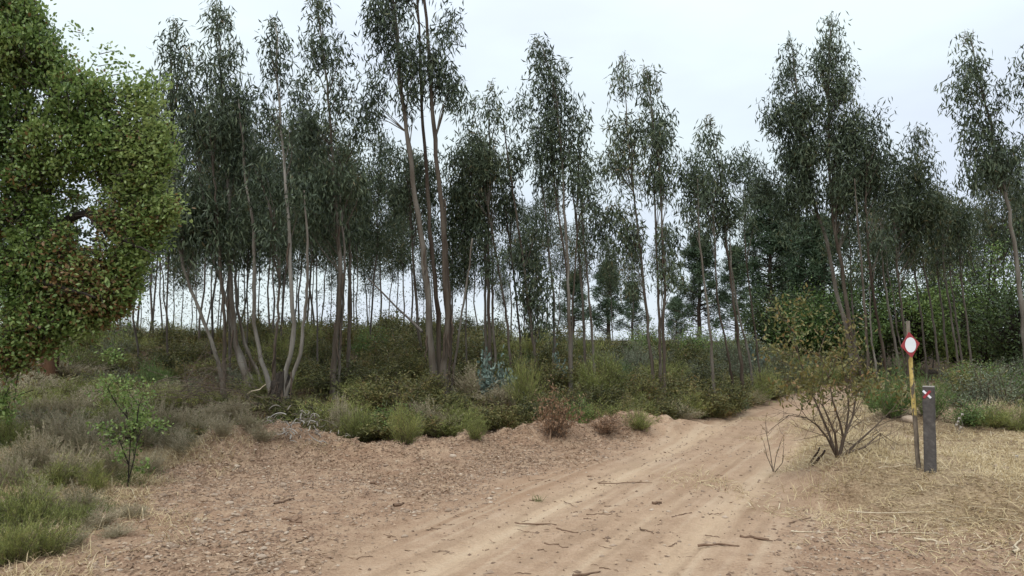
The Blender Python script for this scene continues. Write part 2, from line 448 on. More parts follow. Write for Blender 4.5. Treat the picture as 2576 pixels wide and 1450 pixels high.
def zf(x, y, detail=True, full=False):
    x = np.asarray(x, float); y = np.asarray(y, float)
    sb, sr, dd, ds = fields(x, y)
    far = np.hypot(x, y)
    wob = fbm(x * 0.7, y * 0.7, 3, 5) - 0.5
    z = 0.30 * sstep(0, 1.8, sb + wob * 0.6) * sstep(3, 11, y) + 1.10 * sstep(0.5, 11.5, sb) + 0.30 * wob * sstep(1, 6, sb)
    z = z - 0.035 * np.clip(sb - 17, 0, 2000)
    z = z + 0.33 * sstep(-0.1, 1.1, sr + wob * 0.8) + 0.75 * sstep(7, 22, sr) + 0.15 * wob * sstep(0, 2, sr)
    z = z + 0.26 * heap(x, y, sr) * (0.35 + fbm(x * 2.3, y * 2.3, 3, 9))
    # the low graded heap of loose earth along the foot of the bank
    berm = np.exp(-((sb + 0.35 + wob * 0.5) / 0.50) ** 2) * sstep(8.5, 10.5, y) * (1 - sstep(12.4, 14.0, y))
    z = z + berm * 0.36 * np.clip(fbm(x * 1.1, y * 1.1, 3, 31) * 2.1 - 0.35, 0.1, 1.3)
    road = 1 - sstep(1.15, 1.95, dd + (fbm(x * 1.5, y * 1.5, 3, 3) - 0.5) * 1.1)
    road = road * (1 - sstep(0.0, 0.5, sb)) * (1 - sstep(0.0, 0.6, sr))
    rutw = (fbm(ds * 0.0 + x * 0.5, y * 0.5, 2, 77) - 0.5) * 0.35
    rut = np.exp(-((np.abs(ds + rutw + 0.05) - 0.72) / 0.17) ** 2) + 0.5 * np.exp(-((np.abs(ds + rutw - 0.55) - 0.80) / 0.10) ** 2)
    rut = np.clip(rut, 0, 1) * road
    if detail:
        near = 1 - sstep(20, 40, far)
        loose = (1 - road) * near
        z = z - 0.05 * rut + 0.018 * road * (fbm(x * 3, y * 3, 3, 41) - 0.5)
        z = z + loose * (0.075 * (fbm(x * 2.2, y * 2.2, 4, 51) - 0.5) + 0.040 * (np.abs(fbm(x * 7, y * 7, 3, 61) - 0.5) * 2 - 0.3) )
        z = z + berm * 0.16 * (fbm(x * 8, y * 8, 3, 71) - 0.5)
        tread = np.sin(ds * 62 + 2 * fbm(x * 2, y * 2, 2, 81)) * 0.5 + 0.5
        z = z + 0.009 * road * tread * (0.35 + rut) + 0.006 * rut * np.sin(y * 48 + x * 30)
        # a small undercut scar in the mound
        sc = np.exp(-(((x - 3.35) / 0.36) ** 2 + ((y - 7.35) / 0.16) ** 2))
        z = z - 0.19 * sc
    if full:
        return z, sb, sr, road, rut, berm
    return z

def zg(x, y):
    return float(zf(np.array([x]), np.array([y]))[0])

def hit(xv, yv):
    """where the sight line through a point of the photograph meets the ground"""
    a = P(xv, yv, 1.0) - np.array((0, 0, CAM_H))
    ys = np.arange(2.5, 60, 0.02)
    pts = a[None] * ys[:, None]
    z = zf(pts[:, 0], pts[:, 1])
    k = np.argmax(pts[:, 2] + CAM_H < z)
    return np.array((pts[k, 0], pts[k, 1], z[k]))

def axis(lo, hi, step, out_lo, out_hi, g):
    core = np.arange(lo, hi + 1e-6, step)
    a = []; v, s = hi, step
    while v < out_hi: s *= g; v += s; a.append(v)
    b = []; v, s = lo, step
    while v > out_lo: s *= g; v -= s; b.append(v)
    return np.concatenate((b[::-1], core, a))
xs = axis(-5.2, 6.6, 0.042, -700, 700, 1.075)
ys = axis(4.4, 13.0, 0.042, -60, 1200, 1.05)
gx, gy = np.meshgrid(xs, ys)
gz, sb, sr, road, rut, berm = zf(gx.ravel(), gy.ravel(), True, True)
GV = np.stack((gx.ravel(), gy.ravel(), gz), 1)
nx = len(xs)
ii = (np.arange(len(ys) - 1)[:, None] * nx + np.arange(nx - 1)[None]).ravel()
GQ = np.stack((ii, ii + 1, ii + nx + 1, ii + nx), 1)
wv = fbm(GV[:, 0] * 1.2, GV[:, 1] * 1.2, 4, 13) - 0.5
A_forest = sstep(0.1, 0.9, sb + wv * 1.2) * (1 - 0.85 * (1 - sstep(8.2, 10.2, GV[:, 1]))) + .6 * heap(GV[:, 0], GV[:, 1], sr) + sstep(2.0, 3.0, sr + wv) * sstep(11.0, 11.8, GV[:, 1])
A_straw = np.maximum(sstep(-0.1, 0.7, sr + wv * 1.4) * 0.85, 0.75 * sstep(-0.2, 0.5, sb + wv * 1.2) * (1 - sstep(8.2, 10.2, GV[:, 1])))
fc_road = road[GQ].mean(1)
sel = fc_road > 0.5
_, _side = poly_dist(GV[:, 0], GV[:, 1], ROAD)
band = fbm(_ * _side * 3.2 + 40, GV[:, 1] * 0.22, 3, 99)
ATT = dict(road=road, rut=rut, band=band, streak=fbm(_ * _side * 13 + 90, GV[:, 1] * 0.45 + GV[:, 0] * .3, 3, 199), forest=np.clip(A_forest, 0, 1), straw=np.clip(A_straw, 0, 1))
for nm, m_ in (("ground", ~sel), ("dirt_track", sel)):
    q = GQ[m_]
    used, inv = np.unique(q, return_inverse=True)
    me = make_mesh(nm, GV[used], [inv.reshape(-1, 4)], M["ground"], {k: a[used] for k, a in ATT.items()}, True)
    o = link(nm, me)
    tag(o, {"ground": "reddish brown stony earth of the clearing, banks and forest floor",
            "dirt_track": "pale sandy dirt track with wheel ruts curving away to the right"}[nm], None, None, "structure")

# from here on the built ground itself is looked up
GRID = {"z": gz, "sb": sb, "sr": sr, "road": road, "rut": rut, "berm": berm}
GRID = {k: np.asarray(a).reshape(len(ys), nx) for k, a in GRID.items()}
def look(names, x, y):
    x = np.asarray(x, float); y = np.asarray(y, float)
    i = np.clip(np.searchsorted(xs, x) - 1, 0, nx - 2); j = np.clip(np.searchsorted(ys, y) - 1, 0, len(ys) - 2)
    fx = (x - xs[i]) / (xs[i + 1] - xs[i]); fy = (y - ys[j]) / (ys[j + 1] - ys[j])
    return [(A[j, i] * (1 - fx) + A[j, i + 1] * fx) * (1 - fy) + (A[j + 1, i] * (1 - fx) + A[j + 1, i + 1] * fx) * fy for A in (GRID[n_] for n_ in names)]
def zf(x, y, detail=True, full=False):
    return look(("z", "sb", "sr", "road", "rut", "berm"), x, y) if full else look(("z",), x, y)[0]
def fields(x, y):
    a, b_ = look(("sb", "sr"), x, y)
    return a, b_, None, None
ORD = "first second third fourth fifth sixth seventh eighth ninth tenth eleventh twelfth thirteenth fourteenth fifteenth sixteenth seventeenth eighteenth nineteenth twentieth".split()
def ordinal(i):
    return ORD[i] if i < 20 else "thirtieth" if i == 29 else "fortieth" if i == 39 else ("twenty-", "thirty-", "forty-", "fifty-")[(i + 1) // 10 - 2] + ORD[(i + 1) % 10 - 1]

# ------------------------------------------------------------------ eucalyptus
def stem_path(pts, Y, r0, base_extra=0.25, n=26, r_end=0.25):
    """pts: places in the photograph from the base upwards, Y: distance (or one per place)"""
    Ys = Y if isinstance(Y, (list, tuple)) else [Y] * len(pts)
    w = np.array([P(x, y, yy) for (x, y), yy in zip(pts, Ys)])
    gz0 = zg(w[0, 0], w[0, 1])
    if w[0, 2] > gz0 - 0.05:
        w = np.concatenate((np.array([[w[0, 0] + (w[0, 0] - w[1, 0]) * 0.15, w[0, 1], gz0 - 0.12]]), w))
    else:
        w[0, 2] = gz0 - 0.12
        w = w[np.concatenate(([True], w[1:, 2] > gz0 + 0.05))]
    d = np.concatenate(([0], np.cumsum(np.linalg.norm(np.diff(w, axis=0), axis=1))))
    t = np.linspace(0, d[-1], n)
    o = np.stack([np.interp(t, d, w[:, k]) for k in range(3)], 1)
    for _ in range(2):
        o[1:-1] = 0.25 * o[:-2] + 0.5 * o[1:-1] + 0.25 * o[2:]
    o[1:-1, :2] += RNG.normal(0, r0 * 0.16, (n - 2, 2))
    r0 = r0 * (0.64 if r0 > .05 else 0.74)
    R = r0 * (1 - (1 - min(r_end * 1.3, .6)) * (t / d[-1]) ** 1.1)
    R[0] *= 1.9; R[1] *= 1.35; R[2] *= 1.12
    R = R * (1 + .05 * RNG.normal(size=n))
    return o, R

def crown_clusters(blobs, Y, per_m3):
    """cluster centres inside ellipsoids given in the photograph; depth radius follows the width"""
    out = []
    for b in blobs:
        x, y, rx, ry = b[:4]; dens = b[4] if len(b) > 4 else 1.0; Yb = b[5] if len(b) > 5 else Y
        c = P(x, y, Yb); s = Yb / F_PX
        ax, az = rx * s, ry * s; ay = min(max(ax, 0.35) * 1.05, 1.6)
        vol = 4.19 * ax * ay * az
        n = max(6, int(per_m3 * dens * vol * 0.95))
        ax, ay, az = max(ax - .15, .10), max(ay - .12, .2), max(az - .15, .12)
        d = unit(RNG.normal(size=(n, 3))) * (RNG.uniform(0, 1, (n, 1)) ** 0.42)
        p = c + d * np.array((ax, ay, az))
        q = fbm(p[:, 0] * 2.1 + 31, p[:, 2] * 1.5 + p[:, 1] * 1.3, 2, int(abs(x)) % 97)
        out.append(p[q > 0.43])
    return np.concatenate(out)

def euc_leaves(g, C, k, L, Wd, spread, tint_mu=0.45):
    M_ = len(C)
    n = RNG.poisson(k, M_)
    idx = np.repeat(np.arange(M_), n); N = len(idx)
    off = np.clip(RNG.normal(size=(N, 3)), -1.6, 1.6) * np.array((spread, spread, spread * 1.35)); off[:, 2] -= spread * 0.6
    D = RNG.normal(0, 0.55, (N, 3)); D[:, 2] -= 0.95
    cl = RNG.normal(tint_mu, 0.14, M_)
    leaves(g, C[idx] + off, D, RNG.uniform(0.75, 1.25, N) * L, RNG.uniform(0.8, 1.2, N) * Wd, np.clip(cl[idx] + RNG.normal(0, 0.18, N), 0, 1), False, 0.13, 0.1)

def limbs_to(g, C, stems, frac, r=0.012):
    """thin rising branches from the nearest stem to some of the clusters"""
    SP = np.concatenate([s[0][4:] for s in stems])
    sel = C[RNG.uniform(size=len(C)) < frac]
    if not len(sel): return
    tgt = sel + np.array((0, 0, -0.25))
    d = np.linalg.norm((SP[None] - tgt[:, None]) * np.array((1, 1, 0.55)) + np.array((0, 0, 0.35)), axis=2)
    a = SP[np.argmin(d, 1)]
    m = 0.5 * (a + sel) + RNG.normal(0, 0.05, a.shape); m[:, 2] += 0.04
    K = np.stack((a, 0.6 * a + 0.4 * m + (0.2 * (m - a)), m, sel), 1)
    ln = np.linalg.norm(sel - a, axis=1)
    keep = ln < 2.2
    if not keep.any(): return
    R = r * np.clip(ln, 0.4, 1.6)[:, None] * np.array((1.0, 0.8, 0.6, 0.25))
    tubes(g, K[keep], R[keep], 4, False)

def wisps(g, gl, tops, Y):
    """bare leader shoots above the crown with a few leaves"""
    for (x, y, h) in tops:
        for _ in range(4):
            b = P(x + random.uniform(-10, 10), y + h * random.uniform(0.6, 1.0), Y); e = P(x + random.uniform(-9, 9), y + random.uniform(-4, h * 0.5), Y + random.uniform(-.2, .2))
            q = np.stack((b, 0.5 * (b + e) + RNG.normal(0, 0.02, 3), e))
            tubes(g, q[None], np.array([[0.008, 0.006, 0.003]]), 3, False)
            n = 16
            t = RNG.uniform(0.0, 1.0, (n, 1)) ** 1.3
            D = RNG.normal(0, 0.5, (n, 3)); D[:, 2] -= 0.1
            leaves(gl, b + (e - b) * t + RNG.normal(0, 0.03, (n, 3)), D, RNG.uniform(.08, .14, n), 0.022, np.clip(RNG.normal(.7, .12, n), 0, 1), False, 0.13, 0.1)

def euc(stems, blobs, Y, label, group=None, per=35, k=54, L=0.155, Wd=0.030, spread=0.15, frac=0.35, tops=(), cat="tree", bark="euc_bark", leaf="euc_leaf", tint=0.45, strips=0):
    built = [stem_path(q[0], q[1], q[2], r_end=q[3]) for q in stems]
    tints = [q[4] if len(q) > 4 else RNG.uniform(0.15, 0.75) for q in stems]
    base = built[0][0][0].copy(); base[2] = zg(base[0], base[1])
    root = thing("eucalyptus_tree", base, label, cat, group)
    for (o_, R), tn in zip(built, tints):
        g = Geo(); tubes(g, o_[None], R[None], 9, True, [tn], 0.06)
        link("trunk", g.mesh("trunk", M[bark], True, base), root)
    if strips:
        for _ in range(strips):
            o_, R = built[random.randrange(len(built))]; i = random.randrange(3, 13)
            g = Geo(); a = o_[i]; n = 5
            ang = random.uniform(3.4, 6.0); out_ = np.array((math.cos(ang), math.sin(ang), 0)) * R[i]
            pts = np.array([a + out_ * (1 + 0.25 * j * random.uniform(.2, 1)) + np.array((random.uniform(-.02, .02), 0, -0.13 * j)) for j in range(n)])
            tubes(g, pts[None], np.array([[.016, .02, .017, .013, .005]]), 4, True, [random.uniform(0, 1)])
            link("hanging_bark", g.mesh("hanging_bark", M["twig"], True, base), root)
    C = crown_clusters(blobs, Y, per * RNG.uniform(.85, 1.15))
    L = L * RNG.uniform(.85, 1.1); tint = tint + RNG.uniform(-.14, .12)
    gl = Geo(); gb = Geo()
    limbs_to(gb, C, built, frac)
    wisps(gb, gl, tops, Y)
    euc_leaves(gl, C, k, L, Wd, spread, tint)
    if gb.n: link("branches", gb.mesh("branches", M[bark], True, base), root)
    link("crown", gl.mesh("crown", M[leaf], False, base), root)
    return root

G1 = "eucalyptus trees along the front of the bank"
# left stool with many leaning stems
euc([([(560, 955), (548, 905), (520, 830), (466, 690), (440, 560), (430, 350)], 14.2, .060, .3),
     ([(564, 951), (566, 850), (560, 747), (551, 625), (535, 400)], 14.0, .062, .3),
     ([(632, 964), (603, 925), (584, 834), (575, 638), (577, 529), (560, 250), (547, 40)], 14.3, .092, .16),
     ([(646, 970), (612, 915), (588, 850), (577, 777), (552, 700), (520, 610), (500, 400)], 14.4, .070, .3),
     ([(664, 978), (642, 925), (625, 890), (598, 800), (590, 670), (600, 450)], 14.5, .055, .3),
     ([(684, 988), (674, 955), (658, 912), (638, 834), (640, 703), (637, 555), (618, 464), (600, 250)], 14.0, .070, .25)],
    [(547, 55, 36, 65, .6), (548, 160, 68, 90, .9), (440, 120, 55, 70, .6), (440, 220, 75, 90, .8), (520, 290, 110, 110, 1.1), (470, 400, 75, 120, 1.05),
     (590, 380, 65, 120, .95), (500, 520, 85, 110, 1.3), (560, 590, 70, 70, 1.2), (430, 560, 60, 100, 1.3), (620, 520, 50, 90, .9), (470, 640, 60, 45, .7), (600, 240, 42, 60, .5)],
    14.2, "multi-stemmed eucalyptus whose leaning pale stems fan out from one stump beside the brushwood pile", G1, tops=[(545, -5, 60), (440, 45, 50), (560, 25, 40)], strips=5)
# stool with the curved white stem
euc([([(722, 1016), (704, 960), (712, 925), (738, 880), (749, 848), (736, 782), (734, 686), (725, 551), (705, 300), (692, 60)], 13.4, .070, .2, .95),
     ([(712, 1018), (734, 947), (754, 904), (763, 834), (773, 725), (775, 625), (765, 480)], 13.3, .058, .3),
     ([(700, 1010), (692, 950), (690, 900), (700, 780), (705, 640)], 13.6, .052, .35)],
    [(690, 90, 38, 55, .5), (690, 180, 48, 70, .7), (670, 300, 55, 90, 1.0), (720, 320, 45, 80, .7), (655, 420, 50, 80, 1.1), (715, 480, 55, 80, .9), (690, 580, 60, 60, .7), (762, 560, 45, 60, .8), (768, 470, 45, 60, .9)],
    13.5, "eucalyptus with an S-curved white stem rising from a dark stump by the grey fallen bark", G1, tops=[(690, 35, 55)], strips=4)
# tall pointed tree
euc([([(840, 962), (842, 900), (845, 834), (859, 747), (853, 651), (845, 507), (825, 250), (800, 10)], 14.6, .088, .14),
     ([(851, 955), (856, 880), (862, 760), (868, 640), (850, 450)], 14.7, .052, .35)],
    [(800, 20, 32, 60, .8), (800, 110, 50, 70, 1.1), (850, 140, 45, 70, .45), (775, 210, 65, 75, 1.2), (850, 240, 50, 80, .9), (790, 330, 75, 90, .95), (870, 340, 55, 80, .6), (745, 420, 45, 90, 1.0), (820, 450, 75, 90, 1.05),
     (890, 420, 55, 60, 1.0), (800, 540, 75, 70, .9), (735, 540, 45, 80, .8), (900, 330, 40, 70, .35)],
    14.6, "tallest sharply pointed eucalyptus left of the centre, its trunk shedding brown bark", G1, tops=[(800, -25, 50)], strips=5)
euc([([(875, 940), (880, 790), (880, 616), (873, 512), (850, 380)], 15.2, .066, .3)],
    [(870, 470, 55, 60, .8), (905, 500, 50, 60, .6), (880, 560, 45, 50, .5)],
    15.2, "straight smooth grey eucalyptus stem just right of the bark-shedding tall one", G1)
# centre group
euc([([(1093, 968), (1085, 880), (1076, 771), (1063, 597), (1047, 523), (1036, 422), (1018, 290), (1000, 120), (985, -40)], 14.6, .110, .3),
     ([(1108, 955), (1104, 814), (1089, 640), (1076, 488), (1067, 379), (1058, 180), (1050, -60)], 14.8, .080, .3),
     ([(1117, 955), (1127, 790), (1115, 597), (1108, 488), (1099, 414), (1082, 210), (1072, 60), (1060, -80)], 14.5, .098, .3),
     ([(1132, 945), (1134, 800), (1124, 640), (1118, 500)], 15.0, .055, .4),
     ([(1139, 950), (1160, 800), (1178, 690), (1188, 600)], 14.9, .036, .5)],
    [(1010, -60, 100, 80, 1.2), (1080, 20, 75, 90, 1.5), (970, 40, 85, 90, .8), (1060, 120, 90, 90, 1.5), (960, 150, 70, 80, .55), (1030, 215, 65, 80, 1.4), (1105, 190, 45, 80, 1.2), (940, 230, 50, 60, .5),
     (990, 250, 40, 50, 1.1), (920, 290, 32, 50, .5), (1130, 60, 30, 70, .6), (1140, 230, 30, 50, .4), (900, 60, 40, 60, .4)],
    14.6, "largest eucalyptus, three thick trunks splitting from one base at the centre", G1, per=27, tint=0.36, strips=8)
euc([([(1060, 900), (1048, 760), (1035, 600), (1030, 470), (1040, 380)], 17.0, .050, .3)],
    [(1030, 400, 55, 70, 1.0), (1010, 480, 50, 60, 1.0), (1080, 450, 50, 80, .9), (1050, 540, 60, 60, .8), (985, 400, 28, 50, .5)],
    17.0, "slim eucalyptus with a low crown right behind the three-trunk tree", G1)
euc([([(1232, 890), (1230, 800), (1228, 718), (1228, 531), (1232, 300)], 16.4, .070, .2), ([(1222, 885), (1220, 760), (1224, 600), (1215, 450)], 16.5, .046, .3), ([(1246, 892), (1238, 800), (1240, 700), (1236, 560)], 16.4, .046, .3),
     ([(1284, 910), (1276, 800), (1263, 727), (1245, 623), (1228, 520)], 16.2, .045, .35)],
    [(1230, 250, 40, 50, .7), (1185, 300, 45, 55, .7), (1250, 310, 45, 60, 1.0), (1140, 290, 34, 40, .9), (1150, 370, 45, 70, 1.1), (1210, 400, 65, 80, 1.4), (1260, 390, 35, 70, .8), (1175, 480, 65, 70, 1.3), (1240, 500, 45, 70, 1.2),
     (1200, 570, 60, 50, .9), (1255, 590, 35, 60, .9), (1230, 660, 50, 60, .7)],
    16.3, "clump of dark close-set eucalyptus stems behind the blue-green saplings", G1, tops=[(1235, 200, 50), (1190, 245, 40)])
euc([([(1311, 880), (1302, 780), (1293, 692), (1276, 562), (1258, 457), (1240, 350)], 17.0, .040, .3)],
    [(1280, 420, 30, 60, .5), (1262, 480, 26, 50, .5), (1290, 520, 22, 40, .4)], 17.0, "thin bare-stemmed eucalyptus leaning left between the dark clump and the leaning-tipped tree", G1)
euc([([(1348, 905), (1334, 806), (1324, 705), (1302, 562), (1278, 400), (1265, 300)], 16.4, .046, .3)],
    [(1310, 300, 28, 60, .5), (1300, 380, 26, 60, .5), (1330, 640, 28, 40, .5), (1350, 560, 40, 40, .7), (1340, 700, 60, 70, .7), (1375, 720, 35, 70, .6), (1350, 780, 50, 60, .6), (1320, 620, 30, 30, .4)],
    16.6, "slender eucalyptus with leafy lower shoots beside the leaning-tipped tree", G1)
euc([([(1434, 965), (1434, 880), (1432, 771), (1427, 640), (1415, 444), (1408, 300), (1390, 180), (1350, 95)], 15.6, .062, .14), ([(1434, 960), (1430, 727), (1419, 631), (1393, 457), (1380, 330)], 15.8, .036, .4),
     ([(1438, 960), (1440, 770), (1450, 640), (1452, 520)], 15.8, .030, .4)],
    [(1360, 130, 24, 35, .6), (1385, 175, 40, 40, .8), (1350, 215, 45, 50, .6), (1410, 230, 50, 60, 1.2), (1375, 290, 60, 70, 1.3), (1440, 300, 45, 80, .9), (1320, 270, 30, 60, .4), (1400, 380, 70, 70, 1.5), (1460, 380, 32, 70, .8), (1430, 450, 55, 50, 1.0), (1345, 400, 40, 60, .8), (1480, 470, 25, 60, .5)],
    15.7, "eucalyptus whose wispy tip leans left above a full rounded crown", G1, tops=[(1345, 85, 45), (1418, 145, 50)])
euc([([(1394, 900), (1393, 749), (1380, 623), (1367, 488), (1355, 380)], 16.8, .046, .3)],
    [(1350, 360, 32, 50, .6), (1365, 450, 30, 50, .5), (1390, 560, 25, 40, .3)], 16.8, "straight dark eucalyptus stem left of the leaning-tipped tree's trunk", G1)
euc([([(1472, 925), (1467, 771), (1454, 597), (1441, 488), (1430, 350)], 16.6, .044, .3), ([(1495, 930), (1486, 800), (1478, 705), (1459, 488), (1450, 380)], 16.4, .040, .3)],
    [(1470, 430, 35, 50, .7), (1490, 520, 35, 60, .6), (1480, 600, 45, 60, .6), (1510, 560, 30, 50, .5)], 16.5, "pair of parallel eucalyptus stems right of the leaning-tipped tree", G1)
euc([([(1672, 968), (1670, 900), (1668, 814), (1675, 705), (1668, 623), (1659, 435), (1642, 300), (1628, 175)], 15.8, .056, .15), ([(1661, 960), (1660, 814), (1650, 597), (1646, 444)], 16.0, .048, .3)],
    [(1627, 205, 25, 35, .6), (1630, 265, 38, 50, .9), (1670, 300, 35, 60, .6), (1640, 350, 60, 60, 1.1), (1690, 380, 35, 60, .6), (1660, 440, 60, 60, 1.1), (1700, 470, 35, 60, .4), (1680, 600, 35, 50, .5), (1690, 680, 28, 40, .5), (1655, 660, 25, 50, .8)],
    15.9, "right-hand one of two side-by-side eucalyptus with twin pointed tops", G1, tops=[(1625, 165, 50)], tint=.40, strips=4)
euc([([(1643, 945), (1626, 793), (1611, 640), (1589, 435), (1577, 300), (1566, 140)], 16.0, .056, .14)],
    [(1566, 180, 20, 45, .6), (1565, 250, 30, 45, .7), (1545, 310, 35, 50, .6), (1590, 320, 45, 60, 1.1), (1560, 390, 50, 60, 1.1), (1600, 440, 50, 60, 1.2), (1530, 420, 32, 60, .5), (1570, 520, 50, 60, 1.1), (1600, 590, 60, 70, 1.5), (1550, 620, 35, 50, .7), (1590, 680, 50, 50, .6)],
    16.1, "left-hand one of two side-by-side eucalyptus with twin pointed tops", G1, tops=[(1566, 120, 60)], tint=.38)
euc([([(1795, 968), (1790, 880), (1783, 793), (1768, 684), (1759, 597), (1755, 450)], 15.6, .052, .25)],
    [(1740, 520, 45, 60, 1.0), (1750, 600, 40, 40, .7), (1720, 440, 35, 60, .7), (1765, 430, 40, 60, 1.2)], 15.8, "eucalyptus with flaky red-brown bark left of the dense rounded crown", G1, tint=.4)
euc([([(1874, 1010), (1860, 880), (1844, 749), (1824, 579), (1810, 420), (1785, 300)], 17.0, .064, .16), ([(1848, 995), (1830, 880), (1815, 814), (1803, 749), (1798, 600)], 16.8, .038, .4)],
    [(1783, 335, 25, 35, .7), (1780, 385, 42, 45, .9), (1810, 450, 55, 65, 1.4), (1770, 480, 45, 65, 1.2), (1850, 420, 35, 60, .6), (1830, 530, 60, 60, 1.4), (1880, 500, 35, 60, .9), (1790, 560, 50, 40, 1.0)],
    17.0, "eucalyptus with a dense rounded dark crown standing nearest the bend of the track", G1, tops=[(1782, 275, 55)], tint=.36)
euc([([(1892, 945), (1878, 860), (1858, 797), (1840, 680), (1835, 560)], 19.0, .044, .3), ([(1912, 940), (1895, 800), (1875, 640), (1870, 500)], 19.4, .036, .3)],
    [(1870, 400, 32, 60, .5), (1900, 440, 30, 60, .5), (1885, 540, 40, 50, .8), (1850, 590, 35, 30, .5)], 19.2, "pair of thin eucalyptus behind the dense rounded crown by the bend", G1)
# right of the track
G2 = "eucalyptus trees right of the dirt track"
euc([([(2150, 955), (2130, 834), (2103, 725), (2081, 616), (2047, 507), (2020, 380), (1992, 110)], 18.0, .092, .14)],
    [(1992, 140, 28, 40, .8), (1985, 200, 50, 50, 1.1), (1960, 280, 60, 60, 1.0), (2020, 270, 55, 70, 1.2), (1950, 370, 60, 70, 1.0), (2020, 380, 70, 80, 1.4), (1930, 460, 50, 60, 1.0), (2000, 480, 70, 70, 1.4), (1960, 550, 50, 50, .7), (2040, 560, 50, 40, .7)],
    18.0, "tall eucalyptus leaning left over the track, left of two pointed crowns", G2, tops=[(1985, 70, 70)], tint=.42)
euc([([(2172, 960), (2142, 840), (2121, 695), (2099, 573), (2085, 464), (2085, 300), (2088, 60)], 17.6, .086, .14)],
    [(2088, 80, 32, 45, .9), (2085, 150, 55, 60, 1.2), (2120, 230, 65, 70, 1.3), (2070, 240, 50, 70, .8), (2140, 330, 65, 80, 1.4), (2080, 350, 60, 80, 1.3), (2170, 420, 50, 80, 1.2), (2110, 460, 70, 70, 1.4), (2200, 340, 25, 60, .5), (2150, 530, 50, 50, .8)],
    17.6, "tallest eucalyptus of the right-hand stand, its crown a sharp spire", G2, tops=[(2084, 20, 70)], tint=.38)
euc([([(2187, 965), (2180, 850), (2173, 747), (2160, 594), (2150, 450)], 17.0, .055, .3), ([(2230, 945), (2216, 850), (2203, 782), (2186, 638), (2177, 547), (2180, 400)], 17.2, .058, .25), ([(2208, 950), (2196, 880), (2190, 820), (2188, 700)], 17.4, .04, .3)],
    [(2215, 300, 40, 55, 1.0), (2230, 380, 50, 70, 1.2), (2190, 470, 60, 80, 1.4), (2250, 480, 45, 80, 1.1), (2180, 570, 50, 50, .8), (2230, 580, 45, 50, .7)],
    17.2, "clump of pale stems with dark drooping crown behind the round green bush", G2, tint=.36)
euc([([(2284, 900), (2270, 790), (2260, 703), (2249, 551), (2255, 430)], 19.0, .055, .25), ([(2262, 925), (2250, 860), (2238, 790), (2221, 682), (2215, 560)], 19.0, .05, .3)],
    [(2308, 350, 35, 45, .9), (2290, 420, 60, 60, 1.2), (2340, 430, 45, 60, 1.0), (2280, 510, 60, 70, 1.4), (2345, 520, 50, 70, 1.2), (2300, 600, 60, 50, .8), (2360, 590, 35, 50, .6)],
    19.0, "green-crowned eucalyptus with trunk directly behind the diamond sign", G2, tops=[(2310, 305, 50)], leaf="euc_far", tint=.5)
euc([([(2582, 900), (2574, 800), (2565, 725), (2552, 616), (2526, 477), (2490, 320), (2440, 90)], 15.0, .088, .14)],
    [(2438, 105, 30, 35, .8), (2440, 160, 55, 50, 1.0), (2420, 220, 60, 50, .9), (2480, 230, 55, 60, 1.1), (2430, 290, 45, 50, .8), (2500, 320, 55, 60, 1.2), (2450, 360, 40, 40, .7), (2480, 410, 60, 50, 1.1), (2540, 400, 50, 70, 1.2), (2450, 440, 45, 40, .6), (2540, 520, 50, 50, .8)],
    15.0, "eucalyptus at the right edge with a thick trunk leaning left", G2, tops=[(2436, 75, 40)], tint=.40)
euc([([(2640, 920), (2635, 760), (2615, 560), (2600, 350), (2590, 150)], 15.5, .07, .2)],
    [(2590, 170, 35, 60, .9), (2580, 260, 40, 60, 1.0), (2600, 360, 55, 80, 1.1), (2590, 470, 55, 70, 1.0), (2610, 570, 60, 60, .9)], 15.5, "eucalyptus mostly cut off by the right edge of the picture", G2, tint=.4)
for i, (pts, Y_) in enumerate([([(2330, 910), (2318, 800), (2300, 690), (2290, 560)], 22), ([(2362, 915), (2350, 820), (2339, 747), (2321, 660), (2310, 540)], 20), ([(2384, 900), (2372, 800), (2360, 703), (2355, 560)], 21), ([(2412, 920), (2395, 812), (2374, 677), (2370, 560)], 20),
                               ([(2420, 910), (2405, 800), (2391, 703), (2385, 580)], 21.5), ([(2444, 920), (2430, 790), (2417, 686), (2410, 560)], 20)]):
    x, y = pts[-1]
    euc([(pts, Y_, .040, .4)], [(x, y, 45, 60, .9), (x - 10, y + 70, 45, 50, .8), (x + 25, y - 40, 40, 50, .8)], Y_,
        ordinal(i) + " thin grey eucalyptus stem from the left between the sign and the right edge", "thin eucalyptus behind the posts", leaf="euc_far", bark="far_bark", k=40, tint=.42)

